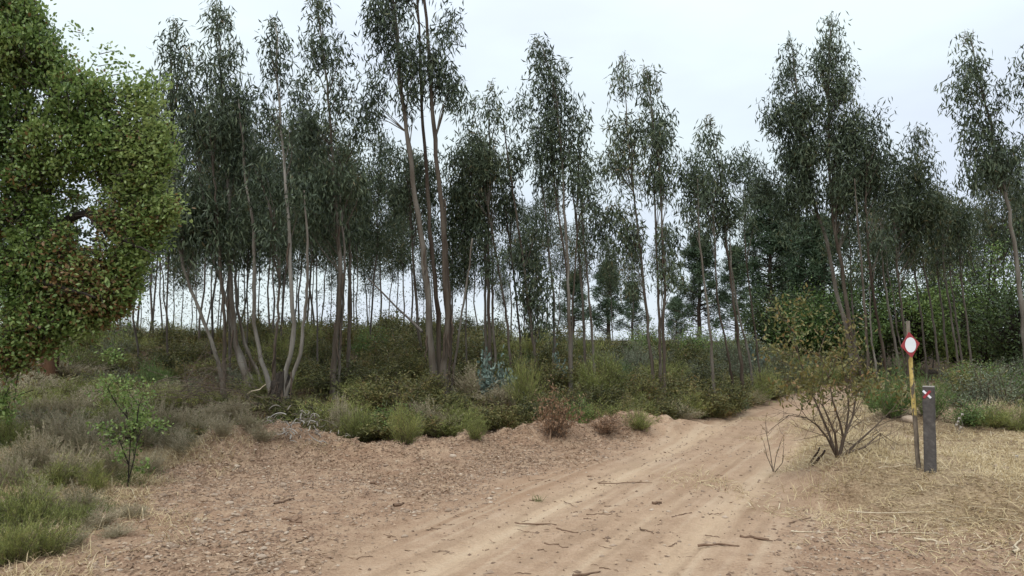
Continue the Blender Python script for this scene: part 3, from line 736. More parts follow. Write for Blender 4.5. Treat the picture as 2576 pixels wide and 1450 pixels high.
# far rows: a few kinds, copied
def far_proto(h, cb, rad, r0, lean, n_cl, k):
    root = thing("eucalyptus_tree", (0, 0, 0), "thin far eucalyptus", "tree")
    n = 9; t = np.linspace(0, 1, n)
    path = np.stack((1.6 * lean * t ** 1.2 + RNG.normal(0, .05, n), RNG.normal(0, .03, n), -0.15 + (h + .15) * t), 1)
    g = Geo(); tubes(g, path[None], (.74 * r0 * (1 - .75 * t))[None], 6, True)
    link("trunk", g.mesh("trunk", M["far_bark"], True), root)
    zz = cb + (h - cb) * RNG.uniform(0, 1, n_cl) ** 0.85
    f = (zz - cb) / (h - cb)
    rr = rad * (0.35 + 0.65 * np.sin(np.clip(f * 0.9 + .12, 0, 1) * math.pi)) * np.sqrt(RNG.uniform(0.02, 1, n_cl)); a = RNG.uniform(0, 6.283, n_cl)
    C = np.stack((np.interp(zz, path[:, 2], path[:, 0]) + rr * np.cos(a), rr * np.sin(a), zz), 1)
    gb = Geo(); st = np.stack((np.interp(zz - .3, path[:, 2], path[:, 0]), np.zeros(n_cl), zz - 0.45), 1)
    s = RNG.uniform(size=n_cl) < .6
    tubes(gb, np.stack((st, .5 * (st + C) + np.array((0, 0, .05)), C), 1)[s], np.tile(np.array((.013, .009, .004)), (s.sum(), 1)), 3, False)
    m = 7; zb = RNG.uniform(1.2, cb, m); ab = RNG.uniform(0, 6.28, m); q0 = np.stack((np.interp(zb, path[:, 2], path[:, 0]), np.zeros(m), zb), 1)
    q1 = q0 + np.stack((np.cos(ab) * .45, np.sin(ab) * .45, RNG.uniform(-.1, .45, m)), 1)
    tubes(gb, np.stack((q0, q1), 1), np.tile(np.array((.010, .003)), (m, 1)), 3, False)
    link("branches", gb.mesh("branches", M["far_bark"], True), root)
    gl = Geo(); euc_leaves(gl, C, k * 1.7, .16, .040, .19, .5)
    nl = 60; ql = q0[RNG.integers(0, m, nl)]; euc_leaves(gl, q1[RNG.integers(0, m, 10)], 7, .12, .035, .16, .5)
    link("crown", gl.mesh("crown", M["euc_far"]), root)
    return root
FAR = [far_proto(*a) for a in ((8.6, 4.3, .95, .062, .25, 95, 26), (7.8, 3.9, .85, .050, -.35, 85, 26), (9.2, 4.8, 1.0, .070, .1, 100, 26), (7.2, 3.4, .8, .045, -.1, 75, 26), (8.2, 4.0, .9, .055, .45, 90, 26), (8.0, 5.0, .75, .050, -.55, 60, 24))]
used_far = set()
def put_far(i, x, y, s, label, group):
    z = zg(x, y)
    rz = random.uniform(0, 6.28)
    sc = (s * random.uniform(.9, 1.1),) * 2 + (s,)
    if i not in used_far:
        used_far.add(i); o = FAR[i]; o.location = (x, y, z); o.rotation_euler = (0, 0, rz); o.scale = sc; o["label"] = label; o["group"] = group
    else:
        copy_tree(FAR[i], (x, y, z), rz, sc, label, group)
def far_zone(x0, x1, n, y0, y1, s, label, group):
    for j in range(n):
        xv = x0 + (x1 - x0) * (j + random.uniform(.1, .9)) / n
        Y_ = random.uniform(y0, y1)
        put_far(random.randrange(6), (xv - 1288) / F_PX * Y_, Y_, s * random.uniform(.72, 1.18), ordinal(j) + " " + label, group)
GF = "thin eucalyptus in the rows behind the bank"
GM = "thin eucalyptus standing on the bank"
far_zone(335, 960, 9, 15.6, 19, .80, "slim eucalyptus from left standing on the bank left of centre", GM)
far_zone(1130, 1250, 3, 16.5, 19, .66, "slim eucalyptus from left on the bank by the dark clump", GM)
far_zone(300, 700, 24, 20, 36, .80, "thin far eucalyptus from the left in the rows behind the leaning stool", GF)
far_zone(700, 940, 16, 21, 36, .78, "thin far eucalyptus from the left behind the tallest pointed tree", GF)
far_zone(940, 1060, 5, 24, 36, .82, "thin eucalyptus from left against open sky left of the three-trunk tree", GF)
far_zone(1060, 1420, 12, 26, 38, .62, "thin far eucalyptus from the left behind the dark clump right of centre", GF)
far_zone(1420, 1760, 5, 28, 40, .56, "thin far eucalyptus from the left behind the twin-topped pair", GF)
far_zone(1840, 2120, 4, 30, 40, .7, "thin far eucalyptus from the left behind the leaning trees at the bend", GF)
far_zone(2140, 2620, 15, 23, 34, .86, "thin far eucalyptus from the left in the dark stand behind the posts", GF)

# ------------------------------------------------------------------ pines and dark broadleaf trees behind
def pine_proto(h, rad, n):
    root = thing("pine_tree", (0, 0, 0), "pine", "tree")
    g = Geo(); t = np.linspace(0, 1, 7)
    path = np.stack((RNG.normal(0, .05, 7), RNG.normal(0, .05, 7), -0.2 + (h + .1) * t), 1)
    tubes(g, path[None], (.13 * (1 - .85 * t))[None], 7, True)
    link("trunk", g.mesh("trunk", M["pine_bark"], True), root)
    zz = h * (0.12 + 0.88 * RNG.uniform(0, 1, n) ** .8); f = zz / h
    rr = rad * (1.08 - f) ** .75 * RNG.uniform(.25, 1, n); a = RNG.uniform(0, 6.283, n)
    C = np.stack((rr * np.cos(a), rr * np.sin(a), zz + rr * .25), 1)
    gb = Geo(); st = np.stack((C[:, 0] * .05, C[:, 1] * .05, zz - .15), 1)
    tubes(gb, np.stack((st, .5 * (st + C) - np.array((0, 0, .05)), C), 1), np.tile(np.array((.03, .02, .008)), (n, 1)), 3, False)
    link("branches", gb.mesh("branches", M["pine_bark"], True), root)
    idx = np.repeat(np.arange(n), 80); N = len(idx)
    D = RNG.normal(size=(N, 3)); D[:, 2] += .55; D = unit(D)
    gl = Geo(); leaves(gl, C[idx] + RNG.normal(0, .13, (N, 3)), D, RNG.uniform(.16, .28, N), .042, np.clip(RNG.normal(.45, .15, n)[idx] + RNG.normal(0, .1, N), 0, 1), False, 0, .02)
    link("crown", gl.mesh("crown", M["pine"]), root)
    return root
PINES = [pine_proto(6.5, 2.0, 150), pine_proto(7.5, 1.9, 170), pine_proto(5.0, 1.7, 110)]
pine_spots = [(1760, 36, 0, .78, "pine with an uneven open crown seen left of the bend under the rounded eucalyptus crown"), (1850, 40, 1, .66, "pine standing in the gap right of the open-crowned pine"),
              (1940, 33, 1, .95, "tall pine at the far end of the track, left of the leaning eucalyptus"), (2015, 38, 0, .95, "broad pine behind the trunk of the leaning eucalyptus"),
              (2075, 31, 2, 1.15, "low dark pine between the two leaning trunks at the bend"), (1530, 44, 2, .9, "small distant pine on the crest left of the twin-topped pair"),
              (1590, 46, 0, .55, "tiny distant pine behind the twin-topped pair"), (1440, 42, 2, .75, "small distant pine behind the leaning-tipped tree"),
              (1700, 60, 2, .75, "farthest pine low on the skyline left of the open-crowned pine")]
seen = set()
for (xv, Y_, i, s, lab) in pine_spots:
    x = (xv - 1288) / F_PX * Y_; z = zg(x, Y_)
    if i not in seen:
        seen.add(i); o = PINES[i]; o.location = (x, Y_, z); o.rotation_euler = (0, 0, random.uniform(0, 6)); o.scale = (s * 1.2, s * 1.2, s); o["label"] = lab; o["group"] = "pines behind the bank"
    else:
        copy_tree(PINES[i], (x, Y_, z), random.uniform(0, 6), (s * 1.2, s * 1.2, s), lab, "pines behind the bank")

def broad_tree(name, trunk, r, blobs, Y, label, leafm, barkm, per, k, L, Wd, spread, tint, limbs=True, group=None, cl_thr=0.36, depth=1.0, brown=None, trunk_parts=None):
    t_path, R = trunk
    base = t_path[0].copy(); base[2] = zg(base[0], base[1])
    root = thing(name, base, label, "tree", group)
    g = Geo(); tubes(g, t_path[None], R[None], 10, True, None, .06)
    link("trunk", g.mesh("trunk", M[barkm], True, base), root)
    return root, base

# broadleaf mass behind the right-hand stand
def bush_tree(x, y, h, w, label, tint, leafm="green_shrub", n=230, group="dark broadleaf trees behind the right-hand stand"):
    z = zg(x, y); base = np.array((x, y, z))
    root = thing("broadleaf_tree", base, label, "tree", group)
    g = Geo(); t = np.linspace(0, 1, 5)
    tubes(g, np.stack((RNG.normal(0, .06, 5), RNG.normal(0, .06, 5), -0.1 + h * .75 * t), 1)[None], (.10 * (1 - .7 * t))[None], 6, True)
    link("trunk", g.mesh("trunk", M["oak_bark"], True), root)
    d = unit(RNG.normal(size=(n, 3))) * RNG.uniform(.35, 1, (n, 1)) ** .5
    C = d * np.array((w, w, h * .42)) + np.array((0, 0, h * .6)); C *= (1 + .18 * RNG.normal(size=(n, 1)))
    C[:, 2] = np.maximum(C[:, 2], .25)
    gb = Geo(); st = np.stack((C[:, 0] * .1, C[:, 1] * .1, C[:, 2] * .6), 1)
    tubes(gb, np.stack((st, .5 * (st + C), C), 1), np.tile(np.array((.025, .015, .006)), (n, 1)), 3, False)
    link("branches", gb.mesh("branches", M["oak_bark"], True), root)
    idx = np.repeat(np.arange(n), 28); N = len(idx)
    gl = Geo(); leaves(gl, C[idx] + RNG.normal(0, .16, (N, 3)), RNG.normal(size=(N, 3)), RNG.uniform(.07, .12, N), .05, np.clip(RNG.normal(tint, .14, n)[idx] + RNG.normal(0, .1, N), 0, 1), True, 0, .1)
    link("crown", gl.mesh("crown", M[leafm]), root)
for (xv, Y_, h, w, tint, lab) in [(2480, 25, 3.9, 1.6, .72, "bright green broadleaf tree behind the right-edge eucalyptus"), (2405, 28, 3.2, 1.4, .42, "mid-green broadleaf tree in the gap right of the sign"),
                                   (2560, 23, 3.0, 1.5, .3, "dark broadleaf tree low at the right edge"), (2300, 28, 3.0, 1.4, .45, "mid-green broadleaf tree behind the diamond sign"),
                                   (2200, 29, 3.4, 1.7, .3, "dark broadleaf tree behind the pale-stemmed clump"), (2120, 27, 2.9, 1.4, .4, "yellowish green broadleaf tree low behind the leaning trunks"),
                                   (2035, 28, 2.2, 1.3, .40, "green broadleaf bush-tree at the end of the track"), (1955, 29, 2.6, 1.3, .35, "rounded broadleaf tree just left of the end of the track"),
                                   (2350, 33, 3.8, 1.5, .5, "mid-green broadleaf tree deep behind the posts")]:
    bush_tree((xv - 1288) / F_PX * Y_, Y_, h, w, lab, tint, "green_shrub" if tint > .35 else "oak_dark")

# ------------------------------------------------------------------ oaks on the left
def oak(tx, ty, r0, trunk_pts, limbs, blobs, Y, label, per, k, L, Wd, leafm, barkm, brown, depth):
    z = zg(tx, ty); base = np.array((tx, ty, z))
    root = thing("oak_tree", base, label, "tree")
    g = Geo(); tp = np.array(trunk_pts, float)
    tubes(g, tp[None], np.linspace(r0, r0 * .7, len(tp))[None], 10, True, None, .06)
    link("trunk", g.mesh("trunk", M[barkm], True, base), root)
    for (pts, ra, rb) in limbs:
        w = np.array([p if len(p) == 3 and not isinstance(p, tuple) else np.array(p) for p in pts], float)
        d = np.linspace(0, 1, 12); o_ = np.stack([np.interp(d, np.linspace(0, 1, len(w)), w[:, i]) for i in range(3)], 1)
        for _ in range(1): o_[1:-1] = .25 * o_[:-2] + .5 * o_[1:-1] + .25 * o_[2:]
        o_[1:-1] += RNG.normal(0, .012, (10, 3))
        g = Geo(); tubes(g, o_[None], np.linspace(ra, rb, 12)[None], 7, True, None, .08)
        link("branch", g.mesh("branch", M["oak_bark"], True, base), root)
    Cs = []
    for b in blobs:
        x, y, rx, ry = b[:4]; dens = b[4] if len(b) > 4 else 1.; Yb = b[5] if len(b) > 5 else Y
        c = P(x, y, Yb); s = Yb / F_PX
        ax, az = rx * s, ry * s; ay = max(ax, az) * depth
        n = int(per * dens * 4.19 * ax * ay * az)
        d = unit(RNG.normal(size=(n, 3))) * RNG.uniform(0.05, 1, (n, 1)) ** .40
        p = c + d * np.array((ax, ay, az))
        q = fbm(p[:, 0] * 3.1 + 7, p[:, 2] * 3.1 + p[:, 1] * 2.3, 2, 5)
        Cs.append(p[q > .33])
    C = np.concatenate(Cs); n = len(C)
    ctr = C.mean(0)
    outw = unit(C - ctr + np.array((0, 0, .3)))
    gt = Geo(); twd = unit(outw * .8 + RNG.normal(0, .5, (n, 3)))
    tubes(gt, np.stack((C - twd * RNG.uniform(.12, .3, (n, 1)), C + twd * .05), 1), np.tile(np.array((.006, .002)), (n, 1)), 3, False)
    link("twigs", gt.mesh("twigs", M["oak_bark"], False, base), root)
    idx = np.repeat(np.arange(n), RNG.poisson(k, n)); N = len(idx)
    D = twd[idx] * .7 + RNG.normal(0, .6, (N, 3)); D[:, 2] += .25
    off = RNG.normal(0, .055, (N, 3)) + twd[idx] * RNG.uniform(-.12, .06, (N, 1))
    pz = C[:, 2]
    t = .48 + .26 * (fbm(C[:, 0] * 1.7 + 3, C[:, 2] * 1.7, 2, 8) - .5) * 2 + .12 * np.clip((C[:, 0] - ctr[0]) / 1.5, -1, 1)
    t = np.clip(t[idx] + RNG.normal(0, .12, N), .02, .69)
    if brown:
        pb = brown(C)[idx]
        isb = RNG.uniform(size=N) < pb
        t = np.where(isb, RNG.uniform(.78, 1.0, N), t)
    S = RNG.normal(size=(N, 3)); S[:, 2] *= .5
    gl = Geo(); leaves(gl, C[idx] + off, D, RNG.uniform(.75, 1.25, N) * L, RNG.uniform(.8, 1.2, N) * Wd, t, True, 0, .12, S)
    link("crown", gl.mesh("crown", M[leafm], False, base), root)
    return root

def brown_near(C):
    f = fbm(C[:, 0] * 2.4 + 11, C[:, 2] * 2.4, 3, 21)
    low = sstep(3.6, 2.4, C[:, 2]) if False else 1 - sstep(2.3, 3.7, C[:, 2])
    edge = 1 - .75 * sstep(-4.5, -4.0, C[:, 0])
    return np.clip(.012 + low * edge * (0.46 * sstep(.38, .62, f)) + .08 * sstep(.58, .7, f), 0, .45)
yo = 8.6
ox, oy = -7.6, 9.3
tz = zg(ox, oy)
oak(ox, oy, .24, [(ox, oy, tz - .15), (ox + .05, oy, tz + 1.0), (ox + .2, oy - .05, tz + 2.0), (ox + .3, oy - .1, tz + 2.7)],
    [([(ox + .2, oy, tz + 1.9), P(20, 640, 9.0), P(110, 585, 8.9), P(170, 548, 8.8), P(215, 540, 8.7), P(300, 545, 8.6), P(345, 520, 8.5)], .085, .018),
     ([P(215, 540, 8.7), P(260, 575, 8.5), P(330, 615, 8.4), P(390, 640, 8.3)], .026, .008),
     ([P(258, 575, 8.5), P(262, 610, 8.5), P(272, 640, 8.45)], .012, .005),
     ([P(60, 610, 8.95), P(60, 560, 9.2), P(40, 500, 9.4), P(-20, 420, 9.4)], .04, .02),
     ([(ox + .3, oy, tz + 2.6), P(0, 420, 8.9), P(100, 330, 8.7), P(125, 250, 8.6), P(140, 200, 8.5)], .07, .012),
     ([P(100, 330, 8.7), P(170, 322, 8.6), P(260, 330, 8.5), P(330, 310, 8.4)], .03, .008),
     ([(ox + .2, oy, tz + 1.6), P(-40, 720, 8.8), P(60, 700, 8.5), P(150, 720, 8.3), P(240, 750, 8.2)], .06, .01)],
    [(-20, 60, 120, 130, 1.0), (40, 130, 100, 110, 1.1), (60, 20, 50, 50, .6), (130, 170, 70, 70, .9), (200, 250, 85, 75, .9), (270, 240, 55, 50, .8), (330, 270, 60, 60, .9), (385, 300, 38, 60, .9), (370, 390, 62, 75, 1.2),
     (270, 370, 95, 80, 1.0), (140, 350, 100, 90, .9), (20, 320, 100, 100, 1.1), (60, 450, 90, 70, .9), (190, 460, 80, 55, .7), (310, 470, 80, 55, 1.0), (410, 470, 48, 55, 1.3), (420, 400, 32, 45, 1.1), (385, 540, 48, 55, 1.3), (310, 600, 70, 55, 1.1), (360, 590, 40, 40, 1.0), (210, 620, 70, 55, .5), (100, 590, 60, 40, .35),
     (10, 560, 55, 55, .9), (10, 670, 60, 55, .9), (110, 680, 65, 50, .5), (220, 700, 75, 50, 1.0), (290, 690, 50, 45, 1.0), (130, 760, 80, 50, .9), (240, 780, 62, 42, 1.0), (40, 770, 60, 60, 1.0), (290, 770, 28, 38, .9), (190, 830, 55, 25, .8), (100, 830, 60, 32, .9), (30, 860, 42, 55, 1.0), (10, 950, 24, 55, 1.0), (0, 1010, 22, 40, 1.0), (60, 880, 40, 40, 1.0), (120, 860, 50, 30, 1.0), (190, 118, 18, 22, .5), (285, 160, 16, 25, .6), (95, 60, 30, 40, .8),
     (330, 650, 55, 50, 1.6), (345, 570, 75, 60, 1.3), (170, 690, 110, 60, 1.0), (250, 740, 85, 55, 1.6), (60, 700, 80, 70, 1.2), (420, 520, 40, 50, 1.4), (300, 720, 45, 60, 1.5), (120, 800, 90, 50, 1.2), (230, 800, 60, 35, 1.5), (20, 900, 40, 60, 1.2), (370, 230, 40, 35, .9), (40, 930, 45, 50, 1.1), (15, 1000, 32, 50, 1.1), (150, 880, 40, 22, .9), (130, 625, 95, 55, .75), (235, 555, 85, 45, .7), (60, 535, 75, 50, .8), (150, 520, 90, 45, .6), (70, 860, 60, 45, 1.2), (97, 40, 12, 22, 1.6), (150, 95, 12, 20, 1.4), (187, 100, 12, 22, 1.6), (240, 165, 12, 20, 1.4), (282, 140, 11, 26, 1.6), (335, 190, 14, 22, 1.5), (408, 220, 14, 22, 1.5), (445, 330, 12, 22, 1.5), (458, 430, 12, 20, 1.5), (440, 560, 14, 18, 1.4), (400, 620, 14, 20, 1.4), (350, 700, 14, 22, 1.4), (322, 790, 12, 20, 1.4), (-160, 300, 130, 220, .5), (-180, 620, 120, 160, .5)],
    yo, "large oak with yellow-green leaves and browned lower foliage overhanging from the left edge", 760, 26, .049, .028, "oak_leaf", "oak_bark", brown_near, .85)
# second oak with the stripped trunk, third far dark one
x2, y2 = (128 - 1288) / F_PX * 14.5, 14.5
z2 = zg(x2, y2)
oak(x2, y2, .17, [(x2, y2, z2 - .1), (x2 + .02, y2, z2 + .6), (x2 - .05, y2, z2 + 1.2), (x2 + .1, y2, z2 + 1.9)],
    [([(x2 + .1, y2, z2 + 1.7), P(170, 680, 14.4), P(220, 620, 14.2)], .08, .02), ([(x2, y2, z2 + 1.6), P(60, 690, 14.4), P(-10, 620, 14.2)], .08, .02)],
    [(120, 640, 150, 90, .7), (40, 560, 120, 90, .7), (220, 700, 70, 60, .7), (40, 720, 80, 70, .7), (200, 560, 100, 80, .7), (90, 790, 70, 30, .7)],
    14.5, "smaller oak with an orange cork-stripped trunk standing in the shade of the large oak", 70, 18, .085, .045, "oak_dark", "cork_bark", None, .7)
x3, y3 = (262 - 1288) / F_PX * 21.0, 21.0
z3 = zg(x3, y3)
oak(x3, y3, .20, [(x3, y3, z3 - .1), (x3 - .03, y3, z3 + .5), (x3 + .12, y3, z3 + .95), (x3 + .3, y3, z3 + 1.35)],
    [([(x3 + .1, y3, z3 + .9), P(300, 800, 21), P(335, 770, 21)], .10, .03), ([(x3, y3, z3 + .8), P(240, 800, 21), P(200, 770, 21)], .10, .03)],
    [(260, 720, 90, 55, .6), (200, 740, 70, 45, .6), (320, 740, 40, 35, .5), (250, 790, 60, 20, .4)],
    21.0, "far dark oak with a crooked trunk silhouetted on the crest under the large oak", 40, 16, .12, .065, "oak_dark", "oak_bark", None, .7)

# ------------------------------------------------------------------ shrubs
def shrub_proto(name, cat, kind, seed):
    root = thing(name, (0, 0, 0), "shrub", cat)
    gs = Geo(); gl = Geo()
    def stems(n, h, w, r, up=1.0, seg=4, jit=.05):
        a = RNG.uniform(0, 6.283, n); rr = w * np.sqrt(RNG.uniform(.03, 1, n)); hh = h * RNG.uniform(.45, 1.05, n) * (1 - .35 * (rr / w) ** 2); lob = RNG.uniform(0, 6.28, 2); rr = rr * (1 + .28 * np.sin(2 * a + lob[0]) + .2 * np.sin(3 * a + lob[1])); hh = hh * (1 + .18 * np.sin(a + lob[1]))
        t = np.linspace(0, 1, seg)[None, :, None]
        tip = np.stack((rr * np.cos(a), rr * np.sin(a), hh), 1)
        b = tip * np.array((.12, .12, 0)); b[:, 2] = -.05
        p = b[:, None] + (tip - b)[:, None] * t
        p[:, :, 2] = -.05 + (hh[:, None] + .05) * t[0, :, 0] ** (1 / up)
        p[:, 1:] += RNG.normal(0, jit, (n, seg - 1, 3))
        tubes(gs, p, r * np.linspace(1, .3, seg)[None] * np.ones((n, 1)), 3, False)
        return p
    def along(p, per, lo):
        n, seg, _ = p.shape
        i = np.repeat(np.arange(n), per); N = len(i)
        t = RNG.uniform(lo, 1, N) * (seg - 1); k = np.minimum(t.astype(int), seg - 2); f = (t - k)[:, None]
        return p[i, k] * (1 - f) + p[i, k + 1] * f, p[i, k + 1] - p[i, k], i
    if kind in ("cistus", "green", "dead", "sage"):
        p = stems(46 if kind != "dead" else 40, 1.0, .55, .008)
        c, d, i = along(p, {"cistus": 62, "green": 75, "dead": 34, "sage": 60}[kind], .25); N = len(c)
        off = RNG.normal(0, .055, (N, 3)); D = unit(d) * .5 + RNG.normal(0, .7, (N, 3)); D[:, 2] += .2
        L, Wd = {"cistus": (.062, .026), "green": (.045, .022), "dead": (.060, .024), "sage": (.04, .016)}[kind]
        tt = RNG.normal(.45, .16, len(p))[i] + RNG.normal(0, .14, N)
        leaves(gl, c + off, D, RNG.uniform(.7, 1.3, N) * L, Wd, np.clip(tt, 0, 1), False, .05, .2)
    elif kind == "heather":
        p = stems(150, 1.0, .50, .004, 1.25, 4, .03)
        c, d, i = along(p, 34, .25); N = len(c)
        D = unit(d) + RNG.normal(0, .35, (N, 3))
        leaves(gl, c + RNG.normal(0, .018, (N, 3)), D, RNG.uniform(.03, .065, N), .013, np.clip(RNG.normal(.5, .15, len(p))[i] + RNG.normal(0, .15, N), 0, 1))
    elif kind in ("broom", "lush"):
        p = stems(110, 1.0, .48, .004, 1.3, 4, .04)
        c, d, i = along(p, 34, .15); N = len(c)
        D = unit(d) + RNG.normal(0, .42, (N, 3)); D[:, 2] += .3
        leaves(gl, c + RNG.normal(0, .02, (N, 3)), D, RNG.uniform(.06, .13, N), .008, np.clip(RNG.normal(.45, .15, len(p))[i] + RNG.normal(0, .15, N), 0, 1))
    elif kind == "blue":
        p = stems(14, 1.0, .45, .010)
        c, d, i = along(p, 34, .25); N = len(c)
        D = RNG.normal(size=(N, 3)); D[:, 2] *= .5
        leaves(gl, c + RNG.normal(0, .03, (N, 3)), D, RNG.uniform(.07, .11, N), .06, np.clip(RNG.normal(.5, .25, N), 0, 1), True)
    sm = {"heather": "pale_stick", "dead": "twig"}.get(kind, "twig")
    lm = {"cistus": "cistus", "green": "green_shrub", "dead": "dead_leaf", "sage": "sage", "heather": "heather", "broom": "broom", "blue": "blue_leaf", "lush": "lush"}[kind]
    link("stems", gs.mesh("stems", M[sm], False), root)
    link("foliage", gl.mesh("foliage", M[lm], False), root)
    return root
PROTO = {}
for kd, nm, n in (("cistus", "leafy_shrub", 4), ("green", "green_shrub", 2), ("dead", "dead_shrub", 2), ("sage", "grey_green_shrub", 2), ("heather", "heather_shrub", 3), ("broom", "broom_shrub", 3), ("lush", "green_bush", 2), ("blue", "eucalyptus_sapling", 1)):
    PROTO[kd] = [[shrub_proto(nm, "sapling" if kd == "blue" else "shrub", kd, q), False] for q in range(n)]
def put_shrub(kd, x, y, h, w, label, group=None, sink=0.03):
    pr = random.choice(PROTO[kd]); un = [q for q in PROTO[kd] if not q[1]]
    if un: pr = un[0]
    loc = (x, y, zg(x, y) - sink); rz = random.uniform(0, 6.28); sc = (w, w, h)
    if not pr[1]:
        pr[1] = True; o = pr[0]; o.location = loc; o.rotation_euler = (0, 0, rz); o.scale = sc
        o["label"] = label
        if group: o["group"] = group
    else:
        o = copy_tree(pr[0], loc, rz, sc, label, None)
        if group: o["group"] = group
        elif "group" in o: del o["group"]
    return o
def shrub_at(kd, xv, yv, hpx, wpx, label, group=None):
    """base at a place in the photograph, height and width in its pixels"""
    b = hit(xv, yv); s = b[1] / F_PX
    return put_shrub(kd, b[0], b[1], hpx * s, wpx * s, label, group)

# the ones that stand out
shrub_at("dead", 1525, 1088, 55, 110, "pale pinkish brown dead shrub at the foot of the bank beside the track")
shrub_at("dead", 1395, 1095, 130, 110, "rusty brown withered shrub on the bank left of the pale dead one")
shrub_at("broom", 1610, 1082, 60, 90, "low bright green tuft right of the pale dead shrub at the track edge")
shrub_at("broom", 1020, 1118, 110, 110, "olive green feathery bush at the edge of the earth below the three-trunk tree")
shrub_at("broom", 1320, 1035, 150, 90, "upright light green feathery bush below the blue-green saplings")
shrub_at("broom", 1195, 1105, 70, 70, "small yellowish feathery bush right of the dark hollow at the bank's foot")
shrub_at("blue", 1228, 1010, 165, 85, "blue-green young eucalyptus in front of the dark close-set clump")
shrub_at("blue", 1276, 1010, 135, 70, "smaller blue-green sapling to the right of the first in front of the dark clump")
shrub_at("blue", 1412, 990, 140, 55, "blue-green sapling beside the trunk of the leaning-tipped tree")
shrub_at("blue", 1905, 960, 130, 60, "dark teal sapling behind the thin pair at the bend")
shrub_at("heather", 855, 1100, 105, 90, "tall straw-coloured dry heather in front of the bark-shedding trunk")
shrub_at("lush", 2245, 1052, 140, 130, "round bright green bush behind the pole at the track's right edge")
shrub_at("lush", 2340, 1050, 125, 110, "second green bush showing between the pole and the grey post")
shrub_at("lush", 390, 985, 85, 110, "dark green low bush below the far-left eucalyptus stems")
shrub_at("lush", 2200, 1040, 95, 80, "small green bush left of the round bright green one")
shrub_at("broom", 15, 1120, 95, 130, "bright yellow-green broom at the left edge under the oak")
shrub_at("broom", 60, 1330, 150, 190, "green broom in the lower left corner")
shrub_at("broom", 130, 1230, 80, 150, "low green broom behind the lower left corner one")
shrub_at("broom", 20, 1420, 140, 150, "grassy green broom cut by the bottom left edge")
shrub_at("broom", 235, 1240, 90, 90, "thin green broom left of the sapling's foot")
shrub_at("broom", 200, 1120, 60, 60, "yellow-green tuft in the grey heather left of the sapling")
shrub_at("broom", 110, 1400, 110, 170, "dark green broom right of the bottom left corner one")
shrub_at("broom", 180, 1330, 80, 120, "low yellow-green broom among the pale scrub at lower left")
shrub_at("broom", 300, 1060, 80, 90, "green broom behind the sapling in the heather")
shrub_at("broom", 1150, 1085, 80, 70, "green feathery bush right of the olive one below the three-trunk tree")
for j, (x, y, h, w) in enumerate(sorted([(110, 1190, 120, 130), (165, 1130, 110, 140), (215, 1150, 105, 120), (100, 1100, 90, 130), (270, 1100, 90, 120), (60, 1190, 90, 110), (180, 1060, 80, 130), (300, 1190, 90, 90), (360, 1130, 90, 110), (400, 1085, 85, 120), (450, 1090, 75, 100), (520, 1075, 70, 90), (430, 1130, 60, 90), (150, 1010, 60, 120), (250, 1030, 70, 120), (330, 1050, 70, 110), (560, 1095, 60, 80), (590, 1060, 70, 90), (60, 1060, 70, 110), (20, 1230, 110, 130), (90, 1290, 90, 120), (170, 1220, 110, 130), (255, 1210, 100, 120), (200, 1290, 80, 120), (380, 1190, 60, 90), (470, 1140, 60, 90), (300, 1130, 100, 110), (120, 1060, 80, 120), (340, 1090, 85, 110), (495, 1105, 70, 90), (630, 1085, 60, 80), (660, 1110, 50, 80)])):
    shrub_at("heather", x, y, h, w, ordinal(j) + " dry grey heather from the left around the sapling at left", "dry grey heather at left")
for j, (x, y, h, w) in enumerate(sorted([(240, 1330, 60, 120), (330, 1300, 45, 110), (170, 1380, 60, 120), (290, 1350, 40, 90)])):
    shrub_at("heather", x, y, h, w, ordinal(j) + " low pale dry scrub from the left at lower left", "low dry scrub at lower left")
for j, (x, y, h, w) in enumerate([(2440, 1070, 75, 130), (2500, 1075, 65, 120), (2560, 1085, 70, 120)]):
    shrub_at("green" if j == 0 else "broom", x, y, h, w, ["leafy green shrub just right of the grey post", "yellow-green low shrub right of the leafy one by the grey post", "yellow-green low shrub at the right edge"][j])

